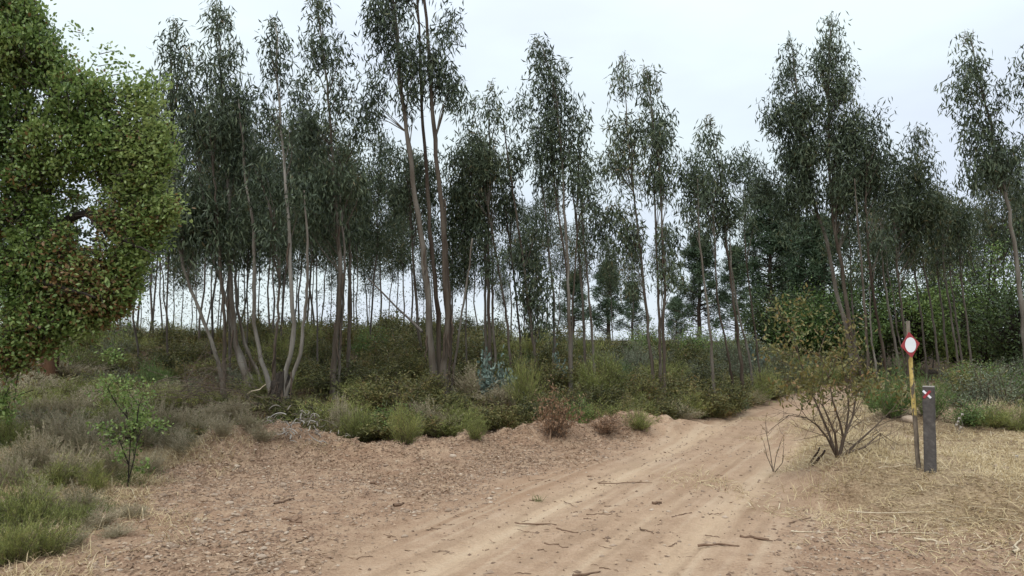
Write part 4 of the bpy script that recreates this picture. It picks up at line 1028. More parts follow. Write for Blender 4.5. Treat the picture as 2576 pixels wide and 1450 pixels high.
# undergrowth of the bank, bush by bush
def inframe(x, y, z, mx_=1.08):
    d = np.array((x, y, z - CAM_H)); f = d[1] * math.cos(PITCH) + d[2] * math.sin(PITCH)
    return f > 2 and abs(d[0] / f) < mx_ * W_PX / 2 / F_PX
later = []
tries = 0; placed = 0
lab_zone = lambda xv: ("left of the curved stem" if xv < 700 else "left of the three-trunk tree" if xv < 1090 else "right of the three-trunk tree" if xv < 1430 else "below the twin-topped pair" if xv < 1720 else "near the bend of the track")
cand = []
while placed < 265 and tries < 9000:
    tries += 1
    Y_ = 10.5 + 17 * random.random() ** 1.25
    x = random.uniform(-.74, .40) * Y_
    sb_, sr_, _, _ = fields(np.array([x]), np.array([Y_]))
    if sb_[0] < .45: continue
    if not inframe(x, Y_, 1): continue
    gap = .52 + .022 * Y_
    if any((x - a) ** 2 + (Y_ - b) ** 2 < gap * gap for a, b in cand): continue
    cand.append((x, Y_)); placed += 1
    xv = 1288 + x / Y_ * F_PX
    front = sb_[0] < 2.0
    r = random.random()
    if xv < 620: kd = "heather" if r < .30 else "cistus" if r < .58 else "broom" if r < .82 else "sage"
    elif Y_ > 19: kd = "sage" if (r < .45 and xv > 1350) else "cistus" if r < .8 else "broom"
    else: kd = "cistus" if r < .72 else "broom" if r < .84 else "green" if r < .94 else "heather"
    h = random.uniform(.62, 1.0) * (.78 if front and xv < 900 else 1.15 if Y_ > 19 else 1.0)
    if xv < 620: h *= .75
    if Y_ < 15: h *= .5 if 500 < xv < 800 and Y_ < 14.2 else .70
    w = random.uniform(.95, 1.4)
    nm = {"cistus": "olive brown shrub", "heather": "dry heather", "broom": "fine green bush", "sage": "grey-green shrub", "green": "dark green shrub"}[kd]
    where = "low on the bank " if front else "on the crest " if Y_ > 19 else "halfway up the bank "
    later.append((nm, where + lab_zone(xv), xv, put_shrub(kd, x, Y_, h, w, nm, "undergrowth covering the bank")))
bl = np.array(BANK); seg = np.concatenate(([0], np.cumsum(np.linalg.norm(np.diff(bl, axis=0), axis=1))))
d0 = np.interp(0, np.arange(1), [0])
dd_ = 0.0
while dd_ < seg[-1]:
    dd_ += random.uniform(.42, .72)
    x, Y_ = np.interp(dd_, seg, bl[:, 0]), np.interp(dd_, seg, bl[:, 1])
    if not (-3.4 < x < 9.5 and Y_ > 10): continue
    tx = np.interp(dd_ + .1, seg, bl[:, 0]) - x; ty = np.interp(dd_ + .1, seg, bl[:, 1]) - Y_; nl = math.hypot(tx, ty); off = random.uniform(.35, .75)
    x, Y_ = x - ty / nl * off, Y_ + tx / nl * off
    xv = 1288 + x / Y_ * F_PX; r = random.random()
    kd = "cistus" if r < .56 else "broom" if r < .74 else "heather" if r < .84 else "dead" if r < .88 else "green"
    nm = {"cistus": "olive brown shrub", "heather": "dry heather", "broom": "fine green bush", "dead": "withered shrub", "green": "dark green shrub"}[kd]
    later.append((nm, "along the bank's foot " + lab_zone(xv), xv, put_shrub(kd, x, Y_, random.uniform(.32, .62), random.uniform(.6, 1.0), nm, "undergrowth covering the bank")))
for j in range(66):
    Y_ = random.uniform(18.5, 25); xv = random.uniform(560, 2000) if j > 34 else random.uniform(1350, 1950) if j > 20 else 1620 + 16 * j
    if j <= 20: Y_ = random.uniform(21, 27); x = (xv - 1288) / F_PX * Y_
    if look(("sb",), np.array([x]), np.array([Y_]))[0][0] < 2: continue
    r = random.random()
    kd = "sage" if r < .45 and xv > 1300 else "green" if r < .62 else "cistus" if r < .85 else "broom"
    nm = {"cistus": "olive brown shrub", "broom": "fine green bush", "sage": "grey-green shrub", "green": "dark green shrub"}[kd]
    h_ = random.uniform(1.05, 1.6)
    later.append(("tall " + nm, "on the crest " + lab_zone(xv), xv, put_shrub(kd, x, Y_, h_, h_ * random.uniform(.9, 1.3), nm, "tall bushes along the crest")))
placed = 0; tries = 0; cand = []
while placed < 135 and tries < 9000:
    tries += 1
    Y_ = 11.5 + 16 * random.random() ** 1.4; x = random.uniform(.36, .74) * Y_
    sb_, sr_, _, _ = fields(np.array([x]), np.array([Y_]))
    if not (sr_[0] > 2.6 and Y_ > (11.6 if x / Y_ > .54 else 13.2) or sb_[0] > .6): continue
    gap = .52 + .022 * Y_
    if any((x - a) ** 2 + (Y_ - b) ** 2 < gap * gap for a, b in cand): continue
    cand.append((x, Y_)); placed += 1
    r = random.random(); xv = 1288 + x / Y_ * F_PX
    kd = "cistus" if r < .42 else "green" if r < .74 else "broom" if r < .88 else "sage"
    nm = {"cistus": "olive brown shrub", "broom": "fine green bush", "sage": "grey-green shrub", "green": "dark green shrub"}[kd]
    h = random.uniform(.55, .95)
    later.append((nm, "under the trees right of the grey post" if xv > 2360 else "under the trees behind the diamond sign" if xv > 2230 else "at the far side of the bend", xv,
                  put_shrub(kd, x, Y_, h, random.uniform(.9, 1.35), nm, "undergrowth right of the track")))
later.sort(key=lambda q: q[2]); cnt = {}
for nm, where, xv, o in later:
    k = cnt.get((nm, where), 0); cnt[(nm, where)] = k + 1
    o["label"] = ordinal(k) + " " + nm + " from left " + where

# low tangled ground cover that nobody could count
def scatter(n, test, xr, yr):
    X = RNG.uniform(xr[0], xr[1], n); Yy = RNG.uniform(yr[0], yr[1], n)
    z, sb_, sr_, rd, rt, bm = zf(X, Yy, True, True)
    k = RNG.uniform(size=n) < test(X, Yy, sb_, sr_, rd, bm)
    return np.stack((X, Yy, z), 1)[k]
pts = scatter(60000, lambda X, Y_, b, r, rd, bm: sstep(.1, .8, b) * sstep(9.5, 11, Y_) * (np.abs(X) < .74 * Y_) + (r > 5.5) * (Y_ > 12.5) * (X < .74 * Y_), (-16, 16), (9.5, 24))
g = Geo(); N = len(pts); D = RNG.normal(0, .6, (N, 3)); D[:, 2] = np.abs(D[:, 2]) + .5
leaves(g, pts + np.stack((np.zeros(N), np.zeros(N), RNG.uniform(0, .28, N) ** 1.2), 1), D, RNG.uniform(.05, .13, N), .022, np.clip(RNG.normal(.5, .22, N), 0, 1), False, .05, .2)
tag(link("ground_cover", g.mesh("ground_cover", M["cistus"])), "low tangled olive and brown ground cover under the shrubs of the banks", "ground cover", None, "stuff")

# ------------------------------------------------------------------ grass
def blades(pts, up, L, Wd, tint, sd=.18, droop=.3):
    g = Geo(); N = len(pts)
    D = RNG.normal(0, .8, (N, 3)); D[:, 2] = up * RNG.uniform(.3, 1.5, N)
    D = unit(D); Ln = RNG.uniform(.5, 1.3, N) * L
    S = unit(np.cross(D, np.array((0, 0, 1.0)) + RNG.normal(0, .3, (N, 3))))
    b = pts - np.array((0, 0, .01)); m = b + D * Ln[:, None] * .5; e = b + D * Ln[:, None]; e[:, 2] -= droop * Ln
    e[:, 2] = np.maximum(e[:, 2], pts[:, 2] + .012)
    V = np.stack((b - S * Wd / 2, b + S * Wd / 2, m + S * Wd * .42, e, m - S * Wd * .42), 1)
    i = np.arange(N)[:, None] * 5
    g.add(V.reshape(-1, 3), i + np.array([[0, 1, 2, 4]]), i + np.array([[4, 2, 3]]), np.repeat(np.clip(RNG.normal(tint, sd, N), 0, 1), 5))
    return g
pn = lambda X, Y_, s, sc_: fbm(X * sc_, Y_ * sc_, 3, s)
scar = lambda X, Y_: 1 - np.exp(-(((X - 3.35) / .42) ** 2 + ((Y_ - 7.32) / .2) ** 2)) * 1.3
pts = scatter(230000, lambda X, Y_, b, r, rd, bm: np.clip((sstep(-.2, .6, r) + .45 * sstep(-1.6, -.2, r) * sstep(.48, .6, pn(X, Y_, 90, 1.0))) * sstep(.34, .50, pn(X, Y_, 91, 1.6)) * np.clip(1 - .85 * heap(X, Y_, r) - .8 * (Y_ > 11.4) * (r > 2), 0, 1) * scar(X, Y_), 0, 1) * (X < .75 * Y_ + .5), (1.6, 11), (4.6, 16))
tag(link("dry_grass", blades(pts, .28, .17, .0055, .55, .22).mesh("dry_grass", M["straw"])), "matted pale straw-coloured grass on the mound around the posts", "dry grass", None, "stuff")
pts = scatter(26000, lambda X, Y_, b, r, rd, bm: sstep(-.3, .5, r) * sstep(.50, .62, pn(X, Y_, 92, 1.1)) * (1 - sstep(4, 5.5, r)) * scar(X, Y_).clip(0, 1) * (X < .75 * Y_ + .5), (2.4, 10), (4.6, 14))
tag(link("standing_dry_grass", blades(pts, 1.2, .20, .0045, .68, .15, .1).mesh("standing_dry_grass", M["straw"])), "upright tufts of bleached grass on the mound around the posts", "dry grass", None, "stuff")
pts = scatter(270000, lambda X, Y_, b, r, rd, bm: sstep(-.9, .4, b + (pn(X, Y_, 98, 1.1) - .5) * 1.6) * sstep(.36, .52, pn(X, Y_, 93, 1.3)) * (Y_ < 10.4) * (X > -13), (-13, -1.9), (2.5, 10.5))
tag(link("dry_grass", blades(pts, .7, .20, .005, .5, .22).mesh("dry_grass", M["straw"])), "dry pale grass between the heather and the stony earth at lower left", "dry grass", None, "stuff")
pts = scatter(120000, lambda X, Y_, b, r, rd, bm: sstep(.0, .7, b) * sstep(.42, .55, pn(X, Y_, 94, .9)) * (Y_ < 9.5) * (X > -.75 * Y_ - .6), (-8, -2.4), (4.4, 9.5))
tag(link("green_grass", blades(pts, .9, .20, .005, .4, .22).mesh("green_grass", M["grass"])), "green grass growing through the scrub in the lower left corner", "grass", None, "stuff")
pts = scatter(42000, lambda X, Y_, b, r, rd, bm: (1 - sstep(-.2, .4, r)) * sstep(-1.6, -.5, r) * sstep(.60, .70, pn(X, Y_, 95, 1.5)) * .8 * (1 - rd), (1.2, 6), (4.5, 9.5))
tag(link("green_grass", blades(pts, .5, .045, .004, .35, .2).mesh("green_grass", M["grass"])), "thin short green grass sprouting at the track side before the mound", "grass", None, "stuff")
pts = hit(1352, 1262) + RNG.normal(0, .025, (40, 3)) * np.array((1, 1, 0))
tag(link("grass_tuft", blades(pts, 1.6, .10, .004, .3, .1, .1).mesh("grass_tuft", M["grass"])), "single small green tuft growing in the middle of the track", "grass tuft")

# ------------------------------------------------------------------ litter and gravel
pts = scatter(330000, lambda X, Y_, b, r, rd, bm: (b < .6) * np.clip(.10 + bm * 1.1 + .75 * sstep(.50, .66, pn(X, Y_, 96, .9)) * (r < 0) * (X < 1.2) + .9 * np.exp(-(((X + 3.5) / .9) ** 2 + ((Y_ - 9.3) / 1.0) ** 2)), 0, 1) * (1 - .95 * rd) * np.where(r > 0, .35 + 2.6 * heap(X, Y_, r), 1) * (np.abs(X) < .75 * Y_) * .55, (-6, 9), (4.6, 17))
g = Geo(); N = len(pts); D = RNG.normal(size=(N, 3)); D[:, 2] *= .18
S = RNG.normal(size=(N, 3)); S[:, 2] *= .35
leaves(g, pts + np.array((0, 0, .012)), D, RNG.uniform(.02, .075, N), RNG.uniform(.005, .020, N), np.clip(RNG.normal(.45, .22, N), 0, 1), False, .1, .25, S)
tag(link("leaf_litter", g.mesh("leaf_litter", M["litter"])), "brown bark flakes and dead leaves strewn over the loose earth", "litter", None, "stuff")

def stone_mat():
    m, t, b, o = new_mat("field_stone")
    oi = t.nodes.new("ShaderNodeObjectInfo")
    f = math_n(t, 'ADD', math_n(t, 'MULTIPLY', noise_n(t, 9.0, 4), .5), math_n(t, 'MULTIPLY', oi.outputs["Random"], .35))
    f = math_n(t, 'ADD', f, math_n(t, 'MULTIPLY_ADD', attr_n(t, "tint"), .7, -.35))
    t.links.new(ramp(t, f, [(.2, (.15, .095, .062)), (.42, (.27, .19, .13)), (.62, (.39, .295, .215)), (.9, (.54, .46, .37))]), b.inputs["Base Color"])
    b.inputs["Roughness"].default_value = .9
    bump_n(t, b, noise_n(t, 40.0, 4), .5, .01)
    return m
M["stone"] = stone_mat()
pts = scatter(110000, lambda X, Y_, b, r, rd, bm: (b < .5) * np.clip(.22 + bm * .6 + .6 * sstep(.45, .65, pn(X, Y_, 97, 1.2)), 0, 1) * (1 - .86 * rd) * np.where(r > 0, .12, 1) * (np.abs(X) < .75 * Y_), (-6, 8), (4.5, 15))
N = len(pts)
oct_ = np.array([(1, 0, 0), (-1, 0, 0), (0, 1, 0), (0, -1, 0), (0, 0, 1), (0, 0, -1)], float)
of = np.array([(0, 2, 4), (2, 1, 4), (1, 3, 4), (3, 0, 4), (2, 0, 5), (1, 2, 5), (3, 1, 5), (0, 3, 5)])
sz = np.exp(RNG.normal(math.log(.0085), .42, N)).clip(.003, .024)
a = RNG.uniform(0, 6.28, N); ca, sa = np.cos(a), np.sin(a)
V = oct_[None] * (1 + RNG.normal(0, .25, (N, 6, 1))) * (sz[:, None] * np.stack((RNG.uniform(.8, 1.7, N), RNG.uniform(.7, 1.2, N), RNG.uniform(.45, .8, N)), 1))[:, None]
V = np.stack((V[..., 0] * ca[:, None] - V[..., 1] * sa[:, None], V[..., 0] * sa[:, None] + V[..., 1] * ca[:, None], V[..., 2]), -1) + pts[:, None] + np.array((0, 0, .003))
g = Geo(); g.add(V.reshape(-1, 3), None, (of[None] + np.arange(N)[:, None, None] * 6).reshape(-1, 3), np.repeat(RNG.uniform(.15, 1, N), 6))
tag(link("gravel", g.mesh("gravel", M["stone"])), "small pale pebbles scattered over the stony earth of the clearing", "gravel", None, "stuff")

import bmesh
def stone_mesh():
    bm = bmesh.new(); bmesh.ops.create_icosphere(bm, subdivisions=2, radius=1.0)
    dirs = unit(RNG.normal(size=(7, 3))); hh = RNG.uniform(.55, .9, 7)
    for v in bm.verts:
        c = np.array(v.co)
        for d_, h_ in zip(dirs, hh):
            e = c @ d_
            if e > h_: c = c - d_ * (e - h_) * .85
        v.co = c * (1 + RNG.normal(0, .02))
    me = bpy.data.meshes.new("stone"); bm.to_mesh(me); bm.free(); me.materials.append(M["stone"])
    at = me.attributes.new("tint", 'FLOAT', 'POINT'); at.data.foreach_set("value", np.full(len(me.vertices), .6, np.float32))
    me.polygons.foreach_set("use_smooth", np.ones(len(me.polygons), bool))
    return me
STONES = [stone_mesh() for _ in range(7)]
def stone(x, y, s, label, group=None, flat=.6, name="stone", sink=.3):
    o = link(name, random.choice(STONES), None, (x, y, zg(x, y) + s * flat * (1 - 2 * sink) * .5), random.uniform(0, 6.28), (s * random.uniform(.9, 1.4), s * random.uniform(.75, 1.05), s * flat))
    return tag(o, label, "stone", group)
for (xv, yv, px, lab) in [(435, 1378, 15, "light grey stone, largest of the loose ones on the earth at lower left"), (630, 1362, 10, "pale angular stone right of the largest one at lower left"), (482, 1400, 8, "small pale stone below the largest one at lower left"),
                          (1010, 1195, 7, "white round stone in the middle of the clearing below the three-trunk tree"), (318, 1410, 9, "pale upright stone at the bottom left near the scrub"), (2288, 1062, 22, "brown rock on the heap right behind the yellow pole"),
                          (410, 1250, 12, "flat pale stone half buried at the edge of the dry grass"), (970, 1172, 5, "small white stone left of the white round one"), (540, 1248, 9, "greyish stone in the dry grass right of the flat pale one"),
                          (1140, 1150, 11, "flat tan stone on the heap below the three-trunk tree"), (770, 1385, 8, "pale stone near the bottom left of the track"), (2530, 1180, 8, "pale stone in the dry grass at the right edge")]:
    b = hit(xv, yv); s = b[1] / F_PX
    stone(b[0], b[1], px * s, lab)
n = 0; cand = []
while n < 220:
    xv, yv = random.uniform(150, 2000), 1130 + 320 * random.random() ** .9
    b = hit(xv, yv)
    _, sb_, sr_, rd_, _, bm_ = zf(np.array([b[0]]), np.array([b[1]]), True, True)
    if sb_[0] > .1 or sr_[0] > .1 or random.random() < rd_[0] * .95 or random.random() > .35 + .65 * float(pn(b[0:1], b[1:2], 97, 1.2)[0] > .5): continue
    stone(b[0], b[1], float(np.exp(random.gauss(math.log(.021), .35))), "loose pale stone among many on the stony earth left of the track" if xv < 1500 else "loose pale stone among many along the track's verge", "loose stones on the clearing")
    n += 1

# ------------------------------------------------------------------ sticks and stalks
def stick(p, r, label, mat="stick", group=None, name="stick", lift=.5, bend=.02, fork=False):
    w = np.array(p, float)
    n = max(5, len(w)); d = np.linspace(0, 1, n)
    o_ = np.stack([np.interp(d, np.linspace(0, 1, len(w)), w[:, i]) for i in range(3)], 1)
    o_[1:-1] += RNG.normal(0, bend, (n - 2, 3)) * np.array((1, 1, .3))
    g = Geo(); c = o_.mean(0)
    tubes(g, o_[None], (r * np.linspace(1, .55, n) * RNG.uniform(.85, 1.15, n))[None], 6, True, None, .1)
    if fork:
        a = o_[n // 2]; e = a + (o_[-1] - o_[0]) * .3 + RNG.normal(0, .06, 3) * np.array((1, 1, .3))
        tubes(g, np.stack((a, .5 * (a + e), e))[None], np.array([[r * .7, r * .5, r * .3]]), 5, True)
    o = link(name, g.mesh(name, M[mat], True, c), None, tuple(c))
    return tag(o, label, "stick" if name == "stick" else "stalk" if name == "dry_stalk" else "log" if name == "log" else "twig", group)
def ground_stick(x0, y0, x1, y1, r, label, mat="stick", group=None, name="stick", fork=False):
    a, b = hit(x0, y0), hit(x1, y1)
    k = np.linspace(0, 1, 7)[:, None]
    w = a * (1 - k) + b * k
    w[:, 2] = zf(w[:, 0], w[:, 1]) ; w[:, 2] = .5 * w[:, 2] + .5 * w[:, 2].max() + r * .4
    return stick(w, r, label, mat, group, name, bend=.012, fork=fork)
for (x0, y0, x1, y1, r, lab, fk) in [(1295, 1325, 1400, 1322, .008, "longest thin stick lying in the middle of the track near the viewer", True), (1400, 1332, 1455, 1342, .008, "stick continuing right of the longest one in the track", False),
        (1475, 1296, 1540, 1294, .006, "straight twig in the track above the longest stick", False), (1690, 1302, 1740, 1292, .007, "forked twig at the right part of the track", True), (1862, 1352, 1935, 1360, .014, "thick dark stick at the right side of the track near the bottom", True),
        (1505, 1222, 1640, 1216, .007, "long thin stick lying across the far part of the track", True), (1370, 1368, 1430, 1378, .007, "stick below the longest one in the track", False), (1640, 1268, 1665, 1268, .016, "short stubby piece of wood in the track", False),
        (1610, 1333, 1645, 1345, .006, "slanting twig right of the longest stick", False), (1755, 1382, 1860, 1376, .010, "ragged brown stick in the track bottom right", True), (870, 1212, 915, 1217, .008, "curved stick on the stony earth of the clearing", True),
        (930, 1218, 960, 1220, .018, "thick short chunk of wood on the clearing", False), (990, 1276, 1015, 1270, .020, "dark stubby chunk of wood between clearing and track", False), (710, 1308, 760, 1317, .014, "dark stick on the earth at lower left of the clearing", True),
        (745, 1370, 790, 1345, .006, "slanting thin twig below the dark stick at lower left", True), (1440, 1455, 1510, 1440, .010, "pale stick at the bottom edge of the track", False), (690, 1270, 740, 1258, .012, "stick by the clod in the left clearing", False), (640, 1335, 560, 1352, .006, "pale thin twig near the largest stone", False), (1985, 1318, 2040, 1305, .007, "curved dark twig before the mound", True)]:
    ground_stick(x0, y0, x1, y1, r, lab, "stick", None, "stick", fk)
GS = "small twigs strewn on the track"
n = 0
while n < 55:
    xv, yv = random.uniform(700, 2050), random.uniform(1190, 1445)
    ln = random.uniform(12, 45) * (yv - 850) / 450; an = random.gauss(0, .35)
    b = hit(xv, yv); sr_ = fields(b[0:1], b[1:2])[1][0]
    if sr_ > -.1: continue
    ground_stick(xv, yv, xv + ln * math.cos(an), yv + ln * .35 * math.sin(an), random.uniform(.002, .0045), "small brown twig, one of many strewn over the track and its verges", "stick", GS, "twig"); n += 1
for (x0, y0, x1, y1, r, lab) in [(2280, 1140, 2447, 1137, .007, "long straight bleached stalk lying behind the posts"), (2130, 1302, 2386, 1294, .006, "long bleached stalk lying before the mound"), (1990, 1340, 2110, 1341, .006, "bleached stalk lying at the track side below the mound"),
        (2200, 1346, 2360, 1345, .007, "bleached stalk below the long one before the mound"), (2300, 1358, 2390, 1372, .010, "thick pale stalk slanting at lower right"), (2455, 1388, 2530, 1368, .008, "curved pale stalk near the bottom right corner"), (2548, 1398, 2575, 1345, .010, "steeply slanting pale stalk at the right edge"),
        (2430, 1170, 2490, 1150, .006, "pale stalk leaning in the grass right of the grey post"), (2210, 1190, 2300, 1170, .005, "pale stalk left of the posts' feet"), (2220, 1345, 2295, 1325, .006, "curving pale stalk among the straw before the mound"), (2540, 1362, 2555, 1345, .006, "short pale stalk near the right edge")]:
    ground_stick(x0, y0, x1, y1, r, lab, "pale_stick", None, "dry_stalk")
n = 0
while n < 40:
    xv, yv = random.uniform(1980, 2570), random.uniform(1130, 1440)
    b = hit(xv, yv)
    ln = random.uniform(25, 80); an = random.uniform(-.6, .6)
    ground_stick(xv, yv, xv + ln * math.cos(an), yv - ln * .5 * math.sin(an), random.uniform(.002, .004), "thin straw stalk, one of many lying across the mound and the lower right verge", "pale_stick", "straw stalks on the mound", "dry_stalk"); n += 1
# leaning dead pole, pale fallen stick, sawn stake
stick([P(1062, 835, 16.5), P(1000, 775, 16.9), P(925, 700, 17.4)], .030, "bleached dead pole leaning left of the three-trunk tree", "grey_twig", None, "log", bend=.01)
b0 = P(1062, 835, 16.5); zg0 = zg(b0[0], b0[1])
stick([P(622, 992, 13.3), P(645, 980, 13.3), P(668, 968, 13.3)], .014, "pale broken stick lying over the brush at the foot of the leaning stool", "pale_stick", None, "log")
b = hit(1384, 1108)
stick([b - np.array((0, 0, .05)), b + np.array((.0, 0, .06)), b + np.array((.012, 0, .15))], .016, "short orange-brown stake stuck in the heap below the rusty shrub", "litter", None, "log", bend=.003)
for dx, lab in ((0, "upper charred stick leaning beside the bare bush"), (14, "lower charred stick leaning beside the bare bush")):
    a = hit(2036 + dx * .6, 1170 + dx * .2); e = P(2062 + dx, 1126 + dx * .5, a[1] - .05)
    stick([a, .5 * (a + e), e], .018, lab, "char", None, "log", bend=.004)

# ------------------------------------------------------------------ special plants
def branchy(g, base, dirs, depth, ln, r, spread=.5, tips=None, up=.15):
    for d in dirs:
        d = unit(np.asarray(d, float)); p = [base]; cur = np.asarray(base, float); dd = d
        for _ in range(4):
            dd = unit(dd + RNG.normal(0, .10, 3) + np.array((0, 0, up * .2))); cur = cur + dd * ln / 4; p.append(cur)
        p = np.array(p)
        tubes(g, p[None], (r * np.linspace(1, .55, 5))[None], 5 if r > .008 else 3, False)
        if tips is not None and depth <= 1: tips.extend([p[2], p[3], p[4]])
        if depth > 0:
            for q in (2, 3, 4, 4):
                if random.random() < .85:
                    branchy(g, p[q], [dd + RNG.normal(0, spread, 3) + np.array((0, 0, up))], depth - 1, ln * random.uniform(.5, .75), r * .5, spread, tips, up)
# bare bush with leafy top, right of the track
b = hit(2112, 1152)
root = thing("bare_stemmed_bush", b, "bush of bare dark stems with yellowish leaves at its top, left of the posts", "shrub")
g = Geo(); tips = []
s_ = b[1] / F_PX
def seg_to(g, pts_px, r0, r1):
    w = np.array([P(x, y, b[1] + dy) for x, y, dy in pts_px]); tubes(g, w[None], np.linspace(r0, r1, len(w))[None], 5, False, None, .08); return w
mains = [[(2110, 1155, 0), (2122, 1100, 0), (2112, 1060, -.05), (2095, 1010, -.1), (2085, 950, -.1), (2060, 890, -.1)], [(2112, 1155, 0), (2128, 1085, .1), (2135, 1030, .1), (2130, 970, .1), (2115, 900, .1)],
         [(2105, 1150, 0), (2080, 1100, -.1), (2055, 1070, -.15), (2030, 1052, -.2), (1985, 1045, -.25)], [(2105, 1150, 0), (2085, 1090, .1), (2060, 1030, .15), (2040, 985, .2), (2010, 900, .2), (1995, 830, .2)],
         [(2108, 1152, 0), (2100, 1090, -.15), (2070, 1020, -.2), (2045, 1000, -.2)], [(2112, 1155, 0), (2150, 1120, .1), (2200, 1075, .15), (2235, 1040, .2)], [(2120, 1110, 0), (2145, 1050, .1), (2155, 990, .15), (2150, 930, .15)], [(2130, 1140, 0), (2175, 1125, .0), (2215, 1090, .1)]]
for mn in mains:
    w = seg_to(g, mn, .016, .004)
    for q in range(1, len(w)):
        branchy(g, .5 * (w[q] + w[q - 1]), [(w[q] - w[q - 1]) + RNG.normal(0, .25, 3)], 1, .26, .0035, .9, None, .1)
        branchy(g, w[q], [(w[q] - w[q - 1]) + RNG.normal(0, .22, 3) for _ in range(2)], 1, .30, .0045, .8, tips, .12)
link("stems", g.mesh("stems", M["twig"], False, b), root)
tp = np.array(tips); tp = tp[tp[:, 2] > b[2] + .62]
tp = tp[RNG.uniform(size=len(tp)) < .6]; idx = np.repeat(np.arange(len(tp)), 9); N = len(idx)
gl = Geo(); D = RNG.normal(0, .6, (N, 3)); D[:, 2] += .4
leaves(gl, tp[idx] + RNG.normal(0, .07, (N, 3)), D, RNG.uniform(.035, .065, N), .022, np.clip(RNG.normal(.56, .2, N), 0, 1), True, 0, .15)
link("foliage", gl.mesh("foliage", M["cistus"], False, b), root)

# tall leafy shrub with yellow-brown leaves behind it
for (xv, Y_, h, w, lab) in [(1985, 13.6, 1.55, 1.5, "tall yellow-brown leafy shrub beside the track at the bend"), (2060, 13.0, 1.35, 1.3, "yellow-brown leafy shrub right behind the bare-stemmed bush"), (2130, 14.6, 1.35, 1.4, "olive leafy shrub between the bare-stemmed bush and the round green bush")]:
    pass
# small bare shoots left of it
b = hit(1945, 1188)
root = thing("bare_shoots", b, "thin bare upright shoots at the track edge left of the bare-stemmed bush", "shrub")
g = Geo(); tips = []
for mn in ([(1945, 1190, 0), (1938, 1140, 0), (1928, 1090, 0), (1926, 1060, 0)], [(1945, 1190, 0), (1952, 1150, 0), (1965, 1110, 0)], [(1943, 1180, 0), (1930, 1150, 0), (1922, 1115, 0)], [(1948, 1190, 0), (1968, 1165, .05), (1972, 1125, .05)]):
    w = seg_to(g, mn, .006, .003)
    for q in range(1, len(w)): branchy(g, w[q], [(w[q] - w[q - 1]) + RNG.normal(0, .04, 3)], 0, .10, .0025, .5, tips, .2)
link("stems", g.mesh("stems", M["twig"], False, b), root)
tp = np.array(tips); idx = np.repeat(np.arange(len(tp)), 2); N = len(idx)
gl = Geo(); leaves(gl, tp[idx], RNG.normal(0, .6, (N, 3)), .025, .01, np.clip(RNG.normal(.8, .15, N), 0, 1))
link("foliage", gl.mesh("foliage", M["cistus"], False, b), root)

# oak sapling at lower left
b = hit(322, 1225)
root = thing("oak_sapling", b, "slender young oak sapling with small green leaves in the heather at left", "sapling")
g = Geo(); tips = []
for mn in ([(322, 1228, 0), (324, 1170, 0), (328, 1110, .0), (320, 1050, .05), (312, 990, .05), (300, 930, .05)], [(322, 1215, 0), (336, 1160, 0), (345, 1110, .0), (350, 1080, 0)], [(328, 1110, 0), (345, 1060, -.1), (350, 1020, -.1)], [(320, 1050, .05), (295, 1020, .1), (275, 985, .1)], [(324, 1170, 0), (305, 1120, -.1), (292, 1090, -.1)], [(345, 1110, 0), (360, 1070, .1), (358, 1040, .1)]):
    w = seg_to(g, mn, .008, .003)
    for q in range(1, len(w)): branchy(g, w[q], [(w[q] - w[q - 1]) + RNG.normal(0, .16, 3) for _ in range(2)], 1, .16, .004, .6, tips, .1)
link("trunk", g.mesh("trunk", M["oak_bark"], False, b), root)
tp = np.array(tips); tp = tp[RNG.uniform(size=len(tp)) < .8]; idx = np.repeat(np.arange(len(tp)), 5); N = len(idx)
gl = Geo(); D = RNG.normal(0, .6, (N, 3)); D[:, 2] += .3
leaves(gl, tp[idx] + RNG.normal(0, .035, (N, 3)), D, RNG.uniform(.025, .045, N), .022, np.clip(RNG.normal(.50, .12, N), 0, .68), True, 0, .15)
link("crown", gl.mesh("crown", M["oak_leaf"], False, b), root)

# brushwood pile
b = np.array((*P(480, 965, 12.6)[:2], 0)); b[2] = zg(b[0], b[1])
root = thing("brushwood_pile", b, "tangle of bare grey dead branches left of the leaning stool", "brushwood")
for i in range(34):
    g = Geo(); c = b + np.array((RNG.normal(0, .55), RNG.normal(0, .3), RNG.uniform(.15, .75)))
    d = unit(np.array((RNG.normal(0, 1), RNG.normal(0, .4), RNG.normal(.05, .25)))); ln = RNG.uniform(.5, 1.3)
    branchy(g, c - d * ln * .5, [d], 2, ln, .0065, .45, None, -.1)
    link("branch", g.mesh("branch", M["twig"], False, b), root)
